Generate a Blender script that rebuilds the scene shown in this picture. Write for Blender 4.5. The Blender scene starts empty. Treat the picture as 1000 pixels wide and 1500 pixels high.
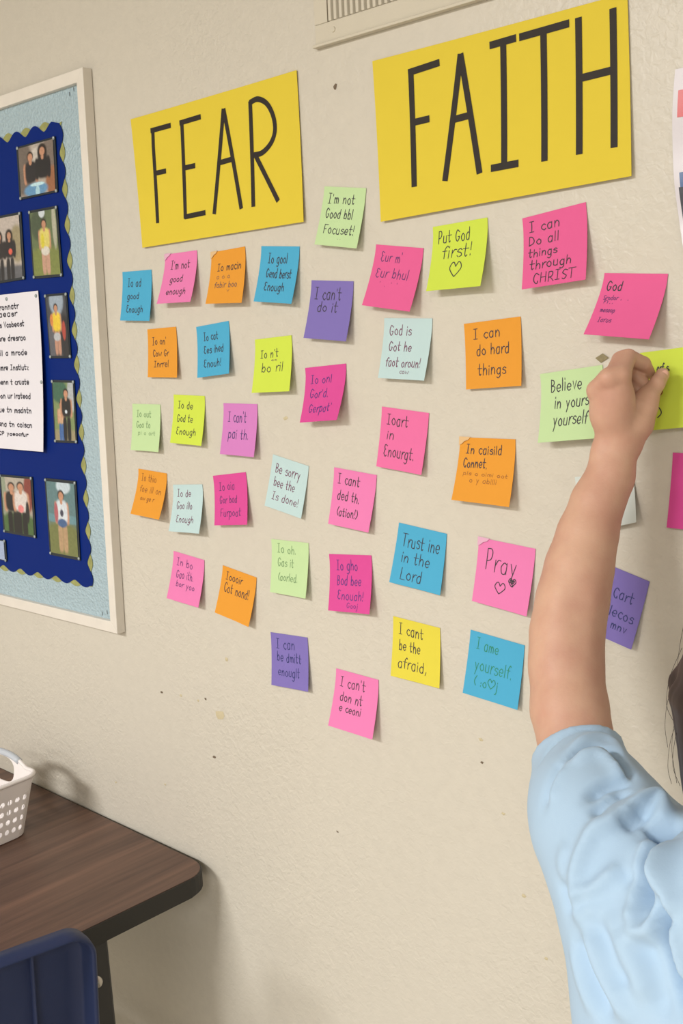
import bpy, bmesh, math, random
import numpy as np
from mathutils import Vector, Matrix
from mathutils.bvhtree import BVHTree

# ------------------------------------------------------------------ camera, world, lights, exposure
S = bpy.context.scene
COL = S.collection
R = np.array([[0.73499372, -0.07485264, 0.67392976],
              [0.67662808, 0.14583282, -0.72173904],
              [-0.04425701, 0.98647345, 0.15783361]])      # camera axes -> world axes
FPX = 1593.6
CAMP = np.array([0.0, -1.0, 1.535])
cam = bpy.data.cameras.new('camera'); camo = bpy.data.objects.new('camera', cam); COL.objects.link(camo)
cam.sensor_fit = 'VERTICAL'; cam.sensor_height = 24; cam.lens = FPX / 1500 * 24; cam.clip_start = .02
M4 = Matrix([list(R[0]) + [CAMP[0]], list(R[1]) + [CAMP[1]], list(R[2]) + [CAMP[2]], [0, 0, 0, 1]])
camo.matrix_world = M4
S.camera = camo
S.view_settings.view_transform = 'Standard'; S.view_settings.look = 'None'
S.view_settings.exposure = -0.05; S.view_settings.gamma = 1; S.view_settings.use_curve_mapping = False
wd = bpy.data.worlds.new('world'); S.world = wd; wd.use_nodes = True
wd.node_tree.nodes['Background'].inputs[0].default_value = (1, .98, .95, 1)
wd.node_tree.nodes['Background'].inputs[1].default_value = .3

def area(name, loc, size, power, color, aim=None):
    l = bpy.data.lights.new(name, 'AREA'); l.shape = 'RECTANGLE'; l.size, l.size_y = size
    l.energy = power; l.color = color
    o = bpy.data.objects.new(name, l); COL.objects.link(o); o.location = loc
    if aim is not None:
        o.rotation_euler = (Vector(aim) - Vector(loc)).to_track_quat('-Z', 'Y').to_euler()
    return o
WARM = (1.0, .98, .955)
CEIL = 2.75
for lx, ly, lw in ((-1.4, -3.2, 165), (1.2, -3.4, 78), (-1.6, -5.4, 80), (1.2, -5.6, 70)):
    area('ceiling_panel_lamp', (lx, ly, CEIL - .03), (1.2, .6), lw, WARM)

# ------------------------------------------------------------------ helpers
def ray(px, py):
    return R @ np.array([px - 500.0, 750.0 - py, -FPX])
def W(px, py, L=0.0):
    """world point seen at a photo pixel, at distance L in front of the back wall"""
    r = ray(px, py); t = (1 - L) / r[1]
    return CAMP + r * t
def Wz(px, py, z):
    r = ray(px, py); t = (z - CAMP[2]) / r[2]
    return CAMP + r * t
def scale_at(p):
    return FPX / -float((R.T @ (np.array(p) - CAMP))[2])

def lin(c):
    return tuple((x / 12.92 if x <= .04045 else ((x + .055) / 1.055) ** 2.4) for x in c)
def rgb(r, g, b):
    return lin((r / 255, g / 255, b / 255)) + (1,)

def mat(name, color, rough=.6, spec=.5, metallic=0, noise=0, nscale=20, bump=0, bscale=200, bdist=.001, sss=0, sheen=0, coat=0, emit=0):
    m = bpy.data.materials.new(name); m.use_nodes = True
    nt = m.node_tree; b = nt.nodes['Principled BSDF']
    b.inputs['Base Color'].default_value = color
    b.inputs['Roughness'].default_value = rough
    b.inputs['Specular IOR Level'].default_value = spec
    b.inputs['Metallic'].default_value = metallic
    if coat: b.inputs['Coat Weight'].default_value = coat; b.inputs['Coat Roughness'].default_value = .15
    if sheen: b.inputs['Sheen Weight'].default_value = sheen
    if sss:
        b.inputs['Subsurface Weight'].default_value = sss
        b.inputs['Subsurface Radius'].default_value = (.012, .004, .002); b.inputs['Subsurface Scale'].default_value = .6
    tc = nt.nodes.new('ShaderNodeTexCoord')
    if noise:
        n = nt.nodes.new('ShaderNodeTexNoise'); n.inputs['Scale'].default_value = nscale; n.inputs['Detail'].default_value = 4
        nt.links.new(tc.outputs['Object'], n.inputs['Vector'])
        r = nt.nodes.new('ShaderNodeMapRange'); r.inputs[3].default_value = 1 - noise; r.inputs[4].default_value = 1 + noise
        nt.links.new(n.outputs['Fac'], r.inputs[0])
        v = nt.nodes.new('ShaderNodeVectorMath'); v.operation = 'SCALE'; v.inputs[0].default_value = color[:3]
        nt.links.new(r.outputs[0], v.inputs['Scale']); nt.links.new(v.outputs[0], b.inputs['Base Color'])
    if bump:
        n = nt.nodes.new('ShaderNodeTexNoise'); n.inputs['Scale'].default_value = bscale; n.inputs['Detail'].default_value = 3
        nt.links.new(tc.outputs['Object'], n.inputs['Vector'])
        u = nt.nodes.new('ShaderNodeBump'); u.inputs['Strength'].default_value = bump; u.inputs['Distance'].default_value = bdist
        nt.links.new(n.outputs['Fac'], u.inputs['Height']); nt.links.new(u.outputs[0], b.inputs['Normal'])
    return m

def mesh_obj(name, verts, faces, m, parent=None, smooth=False):
    me = bpy.data.meshes.new(name)
    me.from_pydata([tuple(map(float, v)) for v in verts], [], [tuple(map(int, f)) for f in faces])
    me.update()
    if smooth: me.polygons.foreach_set('use_smooth', [True] * len(me.polygons))
    if m is not None: me.materials.append(m)
    o = bpy.data.objects.new(name, me); COL.objects.link(o)
    if parent is not None: adopt(o, parent)
    return o
def adopt(o, parent):
    o.parent = parent
    o.matrix_parent_inverse = parent.matrix_basis.inverted()
def bm_obj(name, bm, m, parent=None, smooth=False):
    bmesh.ops.recalc_face_normals(bm, faces=bm.faces)
    me = bpy.data.meshes.new(name); bm.to_mesh(me); bm.free()
    if smooth: me.polygons.foreach_set('use_smooth', [True] * len(me.polygons))
    me.materials.append(m)
    o = bpy.data.objects.new(name, me); COL.objects.link(o)
    if parent is not None: adopt(o, parent)
    return o
def tag(o, label=None, cat=None, group=None, kind=None):
    if label: o['label'] = label
    if cat: o['category'] = cat
    if group: o['group'] = group
    if kind: o['kind'] = kind
    return o
def empty(name, loc, label, cat, group=None, rz=0):
    o = bpy.data.objects.new(name, None); COL.objects.link(o); o.location = tuple(map(float, loc)); o.rotation_euler = (0, 0, rz)
    o.empty_display_size = .05
    return tag(o, label, cat, group)
def box_bm(bm, lo, hi, bevel=0):
    r = bmesh.ops.create_cube(bm, size=1)
    lo = np.minimum(lo, hi) if False else np.array(lo, float); hi = np.array(hi, float)
    c = (lo + hi) / 2; s = hi - lo
    for v in r['verts']: v.co = Vector((v.co.x * s[0] + c[0], v.co.y * s[1] + c[1], v.co.z * s[2] + c[2]))
    if bevel:
        es = list({e for v in r['verts'] for e in v.link_edges})
        bmesh.ops.bevel(bm, geom=es, offset=bevel, segments=2, profile=.5, affect='EDGES')
def box(name, lo, hi, m, parent=None, bevel=0):
    bm = bmesh.new(); box_bm(bm, lo, hi, bevel); return bm_obj(name, bm, m, parent)
def tube(name, pts, r, m, parent=None, seg=10, radii=None, flat=None):
    pts = [Vector(p) for p in pts]; vs = []; fs = []
    n = len(pts); up = Vector((0.13, .21, 1)).normalized()
    for i, p in enumerate(pts):
        t = (pts[min(i + 1, n - 1)] - pts[max(i - 1, 0)]).normalized()
        a = t.cross(up)
        if a.length < .1: a = t.cross(Vector((1, 0, 0)))
        a.normalize(); b = t.cross(a).normalized()
        rr = radii[i] if radii else r
        for k in range(seg):
            th = 2 * math.pi * k / seg
            vs.append(p + a * math.cos(th) * rr + b * math.sin(th) * rr)
    for i in range(n - 1):
        for k in range(seg):
            k2 = (k + 1) % seg
            fs.append((i * seg + k, i * seg + k2, (i + 1) * seg + k2, (i + 1) * seg + k))
    fs.append(tuple(range(seg))[::-1]); fs.append(tuple((n - 1) * seg + k for k in range(seg)))
    if name is None: return vs, fs
    return mesh_obj(name, vs, fs, m, parent, True)
def spline(pts, n=6):
    P = [np.array(p, float) for p in pts]
    if len(P) < 3: return P
    out = []
    Q = [2 * P[0] - P[1]] + P + [2 * P[-1] - P[-2]]
    for i in range(1, len(Q) - 2):
        for k in range(n):
            t = k / n
            out.append(.5 * (2 * Q[i] + (Q[i + 1] - Q[i - 1]) * t + (2 * Q[i - 1] - 5 * Q[i] + 4 * Q[i + 1] - Q[i + 2]) * t * t + (-Q[i - 1] + 3 * Q[i] - 3 * Q[i + 1] + Q[i + 2]) * t ** 3))
    out.append(P[-1]); return out

# ------------------------------------------------------------------ materials
def wall_mat():
    m = mat('wall_paint', rgb(209, 194, 167), .4, .45)
    nt = m.node_tree; b = nt.nodes['Principled BSDF']; L = nt.links.new
    tc = nt.nodes.new('ShaderNodeTexCoord')
    n1 = nt.nodes.new('ShaderNodeTexNoise'); n1.inputs['Scale'].default_value = 2.2; n1.inputs['Detail'].default_value = 5
    n2 = nt.nodes.new('ShaderNodeTexNoise'); n2.inputs['Scale'].default_value = 60; n2.inputs['Detail'].default_value = 4
    for n in (n1, n2): L(tc.outputs['Object'], n.inputs['Vector'])
    cr = nt.nodes.new('ShaderNodeMix'); cr.data_type = 'RGBA'
    cr.inputs[6].default_value = rgb(203, 197, 184); cr.inputs[7].default_value = rgb(211, 205, 192)
    L(n1.outputs['Fac'], cr.inputs[0]); 
    cr2 = nt.nodes.new('ShaderNodeMix'); cr2.data_type = 'RGBA'; cr2.blend_type = 'MULTIPLY'; cr2.inputs[0].default_value = .10
    L(cr.outputs[2], cr2.inputs[6]); L(n2.outputs['Fac'], cr2.inputs[7]); L(cr2.outputs[2], b.inputs['Base Color'])
    # rolled paint: fine orange peel, coarser blobs here and there
    n3 = nt.nodes.new('ShaderNodeTexNoise'); n3.inputs['Scale'].default_value = 130; n3.inputs['Detail'].default_value = 2; n3.inputs['Distortion'].default_value = .6
    n4 = nt.nodes.new('ShaderNodeTexNoise'); n4.inputs['Scale'].default_value = 3.2; n4.inputs['Detail'].default_value = 3
    for n in (n3, n4): L(tc.outputs['Object'], n.inputs['Vector'])
    rm = nt.nodes.new('ShaderNodeMapRange'); rm.inputs[1].default_value = .38; rm.inputs[2].default_value = .68; rm.inputs[3].default_value = .25; rm.inputs[4].default_value = 1.0
    L(n4.outputs['Fac'], rm.inputs[0])
    mu = nt.nodes.new('ShaderNodeMath'); mu.operation = 'MULTIPLY'; L(n3.outputs['Fac'], mu.inputs[0]); L(rm.outputs[0], mu.inputs[1])
    bu = nt.nodes.new('ShaderNodeBump'); bu.inputs['Strength'].default_value = .75; bu.inputs['Distance'].default_value = .0024
    L(mu.outputs[0], bu.inputs['Height']); L(bu.outputs[0], b.inputs['Normal'])
    return m
M_wall = wall_mat()
M_vent = mat('painted_metal', rgb(202, 195, 178), .45, .4, noise=.04, bump=.2, bscale=260)
M_ceil = mat('ceiling_tile', rgb(180, 175, 166), .9, bump=.3, bscale=90)
M_floor = mat('vinyl_floor', rgb(168, 160, 146), .4, noise=.12, nscale=14)
M_base = mat('vinyl_baseboard', rgb(60, 52, 46), .5)
M_frame = mat('white_painted_wood', rgb(222, 216, 206), .5, .4, noise=.07, nscale=34, bump=.15, bscale=80)
M_poster = mat('yellow_poster_paper', rgb(218, 196, 62), .75, .25, noise=.02, nscale=30)
M_marker = mat('black_marker', rgb(44, 38, 34), .6, .3, noise=.12, nscale=90)
M_ink = mat('dark_pen_ink', rgb(52, 46, 56), .6)
M_ink_soft = mat('soft_pencil_ink', rgb(120, 92, 84), .7)
M_inks = {'k': M_ink, 's': M_ink_soft, 'm': mat('maroon_pen_ink', rgb(112, 48, 84), .6), 'b': mat('blue_violet_pen_ink', rgb(74, 46, 128), .6),
          'n': mat('navy_pen_ink', rgb(34, 44, 104), .6), 'g': mat('green_pen_ink', rgb(40, 138, 108), .6), 'r': mat('red_pen_ink', rgb(150, 52, 44), .6),
          'p': mat('plum_pen_ink', rgb(96, 50, 110), .6), 'o': mat('brown_pen_ink', rgb(150, 92, 40), .7), 'd': mat('dull_green_ink', rgb(116, 150, 104), .7)}
NCS = .955
NC = dict(blue=(80, 174, 214), pink=(236, 130, 186), orange=(232, 158, 56), green=(198, 226, 170), purple=(130, 116, 188), rose=(232, 100, 156), lime=(210, 230, 82),
          magenta=(220, 80, 156), pale=(194, 220, 222), orchid=(214, 132, 200), yellow=(228, 214, 74), white=(214, 222, 218), coral=(236, 116, 170))
M_note = {k: mat(k + '_note_paper', rgb(*[c * NCS for c in v]), .8, .25, noise=.02, nscale=40, bump=.08, bscale=60, bdist=.002) for k, v in NC.items()}

# ------------------------------------------------------------------ the room
def struct(o): o['kind'] = 'structure'; return o
XL, XR, YF = -3.8, 2.8, -7.0
struct(box('wall_back', (XL, 0, 0), (XR, .1, CEIL), M_wall))
struct(box('floor', (XL, YF, -.1), (XR, .1, 0), M_floor))
struct(box('ceiling', (XL, YF, CEIL), (XR, .1, CEIL + .1), M_ceil))
struct(box('wall_left', (XL - .1, YF, 0), (XL, .1, CEIL), M_wall))
struct(box('wall_right', (XR, YF, 0), (XR + .1, .1, CEIL), M_wall))
struct(box('wall_front', (XL, YF - .1, 0), (XR, YF, CEIL), M_wall))
struct(box('baseboard_back', (XL, -.012, 0), (XR, 0, .1), M_base, bevel=.003))
wall = bpy.data.objects['wall_back']
# small flaws of the wall: nail hole, chips, scuffs (parts of the wall)
M_chip = mat('exposed_plaster', rgb(196, 184, 152), .8); M_hole = mat('nail_hole_dark', rgb(112, 98, 82), .9)
def flake(name, px, py, r, m, seed, asp=1.0):
    rnd = random.Random(seed); c = W(px, py, 0)
    n = 9; vs = [(c[0], -.0009, c[2])]
    for k in range(n):
        a = 2 * math.pi * k / n; rr = r * rnd.uniform(.6, 1.2)
        vs.append((c[0] + math.cos(a) * rr * asp, -.0003, c[2] + math.sin(a) * rr))
    mesh_obj(name, vs, [(0, 1 + (k + 1) % n, 1 + k) for k in range(n)], m, wall)
flake('nail_hole', 491, 127, .0035, M_hole, 1)
flake('paint_chip', 322, 1047, .009, M_chip, 2)
for i, (x, y, r) in enumerate([(237, 1014, .0022), (265, 1019, .0022), (290, 1026, .002), (301, 1024, .002), (332, 966, .003), (704, 1083, .0022), (706, 1117, .0018),
                               (170, 1146, .002), (242, 1149, .002), (314, 1109, .0026), (767, 1312, .0022), (800, 1404, .002), (494, 1218, .0015), (418, 613, .003), (737, 1192, .002)]):
    flake('scuff', x, y, r, M_hole if i % 3 == 0 else M_chip, 10 + i, 1.5)

# ------------------------------------------------------------------ air vent high on the wall
vo = W(462, 67, .005); vx, vz = vo[0], vo[2]
vent = empty('air_vent', (vx + .3, 0, vz), 'beige painted metal air vent with upright slats above the two yellow signs', 'vent')
vw, vh, slot0, slotz, pitch = .62, .28, .0205, .0225, .0086
fr = bmesh.new()
zb, zt = vz, vz + vh
box_bm(fr, (vx, -.005, zb), (vx + vw, -.0005, zb + slotz), .0012)
box_bm(fr, (vx, -.005, zt - slotz), (vx + vw, -.0005, zt), .0012)
box_bm(fr, (vx, -.005, zb + slotz), (vx + slot0, -.0005, zt - slotz), .0005)
box_bm(fr, (vx + vw - slot0, -.005, zb + slotz), (vx + vw, -.0005, zt - slotz), .0005)
bm_obj('frame', fr, M_vent, vent)
box('slot_shade_sheet', (vx + .01, -.0012, zb + .01), (vx + vw - .01, -.0006, zt - .01), mat('vent_painted_shade', rgb(128, 114, 94), .7), vent)  # darker sheet behind the slats, shade of the slots painted into its colour
nsl = int((vw - 2 * slot0) / pitch)
sl0 = None
for k in range(nsl):
    if sl0 is None:
        bm = bmesh.new(); box_bm(bm, (-.0021, -.0058, zb + slotz), (.0021, -.0012, zt - slotz), .0008)
        for v in bm.verts: v.co.x += (v.co.y + .0035) * .45
        sl0 = bm_obj('slat', bm, M_vent, vent); s = sl0
    else:
        s = sl0.copy(); COL.objects.link(s)
    s.location.x = vx + slot0 + pitch * (k + .62)
for k, (sx, sz) in enumerate([(.03, .012), (vw - .03, .012)]):
    bm = bmesh.new(); bmesh.ops.create_cone(bm, cap_ends=True, segments=14, radius1=.0035, radius2=.0028, depth=.0015, matrix=Matrix.Translation((vx + sx, -.0055, zb + sz)) @ Matrix.Rotation(math.pi / 2, 4, 'X'))
    bm_obj('screw', bm, M_vent, vent)
# the sheet metal lip below the grille throws the thin dark line
box('lower_lip', (vx - .002, -.009, zb - .0035), (vx + vw + .002, -.0005, zb), M_vent, vent, .0008)

# ------------------------------------------------------------------ pen strokes
def G(s):
    out = []
    for st in s.split():
        sm = st[0] == '~'; st = st.lstrip('~')
        pts = [(int(st[i], 16), int(st[i + 1], 16) - 4) for i in range(0, len(st), 2)]
        out.append(spline(pts, 5) if sm else [np.array(p, float) for p in pts])
    return out
GL = {
 'I': (7, '1e5e 3e34 1454'), 'a': (7, '~593a1816244456 5a54'), 'b': (7, '1e14 ~173a58564415'), 'c': (6, '~593a1816344455'), 'd': (7, '~593a1816244456 5e54'),
 'e': (7, '~1757593a18163455'), 'f': (5, '~5d4e3d2b24 0a4a'), 'g': (7, '~593a1816244456 ~5a54523011'), 'h': (7, '1e14 ~173a5854'), 'i': (3, '1a14 1d1c'),
 'j': (4, '~2a221000 2d2c'), 'k': (6, '1e14 5a17 2754'), 'l': (3, '1e14'), 'm': (9, '1a14 ~172a3a4844 ~475a6a7874'), 'n': (7, '1a14 ~173a5854'),
 'o': (7, '~3a18163455583a'), 'p': (7, '1a10 ~183a58564415'), 'q': (7, '~593a1816244456 5a50'), 'r': (5, '1a14 ~173a5a'), 's': (6, '~593a18475534 2415'),
 't': (6, '~2e263445 0a5a'), 'u': (7, '~1a15344455 5a54'), 'v': (6, '1a345a'), 'w': (9, '1a2448648a'), 'x': (6, '1a54 5a14'), 'y': (7, '1a35 5a20'), 'z': (6, '1a5a1454'),
 'B': (7, '1e14 ~1e4d4a19 ~1958563414'), 'C': (7, '~6c3e1b17345456'), 'D': (8, '1e14 ~1e4d695614'), 'E': (7, '~5d2e1c2a3a ~2a1716344455'), 'F': (7, '1e14 1e6e 1949'),
 'G': (8, '~6c3e1b17345568 4868'), 'H': (8, '1e14 6e64 1969'), 'L': (7, '1e1464'), 'P': (7, '1e14 ~1e4e5c4918'), 'R': (7, '1e14 ~1e4e5c4918 3864'),
 'S': (7, '~6d3e1b39573415'), 'T': (8, '0e7e 3e34'), 'A': (8, '144e 4e74 2868'), 'N': (8, '141e646e'), 'O': (8, '~4e1b174477 7b4e'), 'M': (9, '141e487e74'), 'V': (7, '1e346e'), 'W': (9, '1e24 2449 4964 648e'),
 "'": (3, '1e1c'), '.': (3, '1415'), ',': (3, '2512'), '!': (3, '1e18 1514'), '(': (4, '~3e1a1734'), ')': (4, '~1e3a3714'), ':': (3, '1817 1514'), '-': (5, '1949'), ' ': (5, ''),
 '@': (11, '~5b3e1d0a2754 ~5b7e9daa8754'), '#': (11, '~5b3e1d0a2754 ~5b7e9daa8754 ~5a3c2b397554 ~5a7c8b7957 5957 3b5b7b 3959 6979 4a6a'),
}
GC = {k: (a, G(s)) for k, (a, s) in GL.items()}
def layout(text, u0, u1, vb, h, rnd, slant=0.05):
    """strokes of a hand written line in note coordinates (u right, v down)"""
    tot = sum(GC[c][0] for c in text) or 1
    sx = (u1 - u0) / tot; out = []; x = 0
    for c in text:
        adv, sts = GC[c]; jy = rnd.uniform(-.04, .04) * h; js = rnd.uniform(.93, 1.07)
        for st in sts:
            out.append([(u0 + (x + p[0] + slant * p[1]) * sx, vb + jy - p[1] / 10 * h * js) for p in st])
        x += adv
    return out
def ribbons(name, strokes, surf, wid, m, parent, lift=.0004, ext=.4, tap=.78):
    """flat pen lines lying on a surface: surf(u, v) -> (point, normal)"""
    vs = []; fs = []
    for st in strokes:
        P = []
        for i, q in enumerate(st):                       # finer steps so that lines follow the curl
            if i:
                q0 = st[i - 1]; n = max(1, int(math.hypot(q[0] - q0[0], q[1] - q0[1]) / .07))
                for k in range(1, n + 1): P.append((q0[0] + (q[0] - q0[0]) * k / n, q0[1] + (q[1] - q0[1]) * k / n))
            else: P.append(q)
        pts = [surf(*p) for p in P]
        C = [Vector(p[0]) + Vector(p[1]) * lift for p in pts]; N = [Vector(p[1]) for p in pts]
        n = len(C); base = len(vs)
        if n < 2: continue
        C[0] = C[0] - (C[1] - C[0]).normalized() * wid * ext
        C[-1] = C[-1] + (C[-1] - C[-2]).normalized() * wid * ext
        for i in range(n):
            t = (C[min(i + 1, n - 1)] - C[max(i - 1, 0)])
            if t.length < 1e-9: t = Vector((1, 0, 0))
            s = N[i].cross(t.normalized())
            ww = wid * (tap if i in (0, n - 1) else 1)
            vs += [C[i] + s * ww / 2, C[i] - s * ww / 2]
        for i in range(n - 1):
            a = base + 2 * i; fs.append((a, a + 1, a + 3, a + 2))
    return mesh_obj(name, vs, fs, m, parent)

def paper(name, q, m, liftf, thick=.0003, nu=12, nv=16, bow=(0, 0)):
    """sheet pinned flat along its top; q = four wall points TL TR BR BL (x, z); liftf(u, v) = distance from the wall"""
    q = [np.array(p) for p in q]
    def pos(u, v):
        a = q[0] * (1 - u) + q[1] * u; b = q[3] * (1 - u) + q[2] * u
        p = a * (1 - v) + b * v
        w = 4 * v * (1 - v); x = p[0] + bow[0] * w
        return np.array([x, -liftf(u, v), p[1] + bow[1] * 4 * u * (1 - u)])
    def surf(u, v):
        e = .01; p = pos(u, v); du = pos(u + e, v) - pos(u - e, v); dv = pos(u, v + e) - pos(u, v - e)
        n = np.cross(du, dv); n /= np.linalg.norm(n)
        if n[1] > 0: n = -n
        return p, n
    vs = []; fs = []; W1 = nu + 1
    for side in (0, 1):
        for j in range(nv + 1):
            for i in range(nu + 1):
                p, n = surf(i / nu, j / nv); vs.append(p - (n * thick if side else 0))
    N = W1 * (nv + 1)
    for j in range(nv):
        for i in range(nu):
            a = j * W1 + i
            fs.append((a, a + W1, a + W1 + 1, a + 1)); fs.append((N + a, N + a + 1, N + a + W1 + 1, N + a + W1))
    rim = [i for i in range(nu)] + [j * W1 + nu for j in range(nv)] + [nv * W1 + i for i in range(nu, 0, -1)] + [j * W1 for j in range(nv, 0, -1)]
    for a, b in zip(rim, rim[1:] + rim[:1]): fs.append((a, b, N + b, N + a))
    o = mesh_obj(name, vs, fs, m, None, True)
    o.data.set_sharp_from_angle(angle=.7)
    return o, surf

# ------------------------------------------------------------------ yellow signs
def sign(px, label, letters, wid, lift_b=.005, bow=(0, 0)):
    q = [W(*p)[[0, 2]] for p in px[:2]] + [W(*p, lift_b)[[0, 2]] for p in px[2:]]
    f = lambda u, v: .0008 + lift_b * max(v, 0) ** 2 + .0015 * max(0, abs(u - .5) * 2) ** 3 * (1 - v)
    o, surf = paper('paper_sign', q, M_poster, f, .0004, 20, 16, bow)
    tag(o, label, 'sign', 'yellow paper signs with a word in black capitals')
    P = np.array([p for p in px], float)
    def uv(x, y):                                     # pixel -> sheet coordinates, through the wall plane
        t = W(x, y, .002)[[0, 2]]; u = v = .5
        for _ in range(12):
            a = q[0] * (1 - u) + q[1] * u; b = q[3] * (1 - u) + q[2] * u; p = a * (1 - v) + b * v
            du = (q[1] - q[0]) * (1 - v) + (q[2] - q[3]) * v; dv = b - a
            d = np.linalg.solve(np.array([du, dv]).T, t - p); u += d[0]; v += d[1]
        return (u, v)
    for L in letters:
        sts = []
        for st in L:
            st = list(st); sm = st[0] == '~'
            if sm: st = [tuple(p) for p in spline(st[1:], 6)]
            sts.append([uv(*p) for p in st])
        # join by size: strokes of one letter in one mesh
        ribbons('letter', sts, surf, wid, M_marker, o, .0005, .05, 1.0)
    return o
def s3(o, s, L):
    return [[(o[0] + p[0] / s, o[1] + p[1] / s) if p != '~' else '~' for p in st] for st in L]
k1 = lambda L: s3((170, 80), 3.3333, L)
k2 = lambda L: s3((440, 0), 2, L)
sign([(193, 175), (436, 103), (445, 325), (209, 363)], 'yellow paper sign reading FEAR in tall black capitals', [
    k1([[(178, 366), (181, 450), (208, 822)], [(168, 372), (264, 345)], [(190, 580), (243, 568)]]),
    k1([[(318, 325), (343, 800)], [(308, 334), (410, 303)], [(335, 553), (385, 542)], [(340, 793), (440, 772)]]),
    k1([[(521, 265), (484, 778)], [(522, 265), (616, 752)], [(505, 528), (568, 510)]]),
    k1([[(652, 228), (675, 742)], ['~', (650, 234), (690, 217), (735, 240), (766, 300), (775, 370), (757, 430), (715, 478), (668, 492)], [(682, 495), (796, 715)]]),
], .0068, .004)
sign([(547, 90), (920, -10), (925, 258), (558, 325)], 'yellow paper sign reading FAITH in tall black capitals', [
    k2([[(322, 206), (337, 547)], [(315, 213), (405, 183)], [(335, 358), (377, 348)]]),
    k2([[(467, 158), (427, 530)], [(467, 158), (528, 508)], [(450, 350), (495, 338)]]),
    k2([[(592, 125), (600, 488)], [(553, 133), (629, 111)], [(562, 494), (641, 479)]]),
    k2([[(710, 90), (718, 472)], [(640, 109), (785, 68)]]),
    k2([[(813, 52), (820, 452)], [(915, 25), (922, 432)], [(825, 228), (910, 207)]]),
], .0075, .005)

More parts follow.
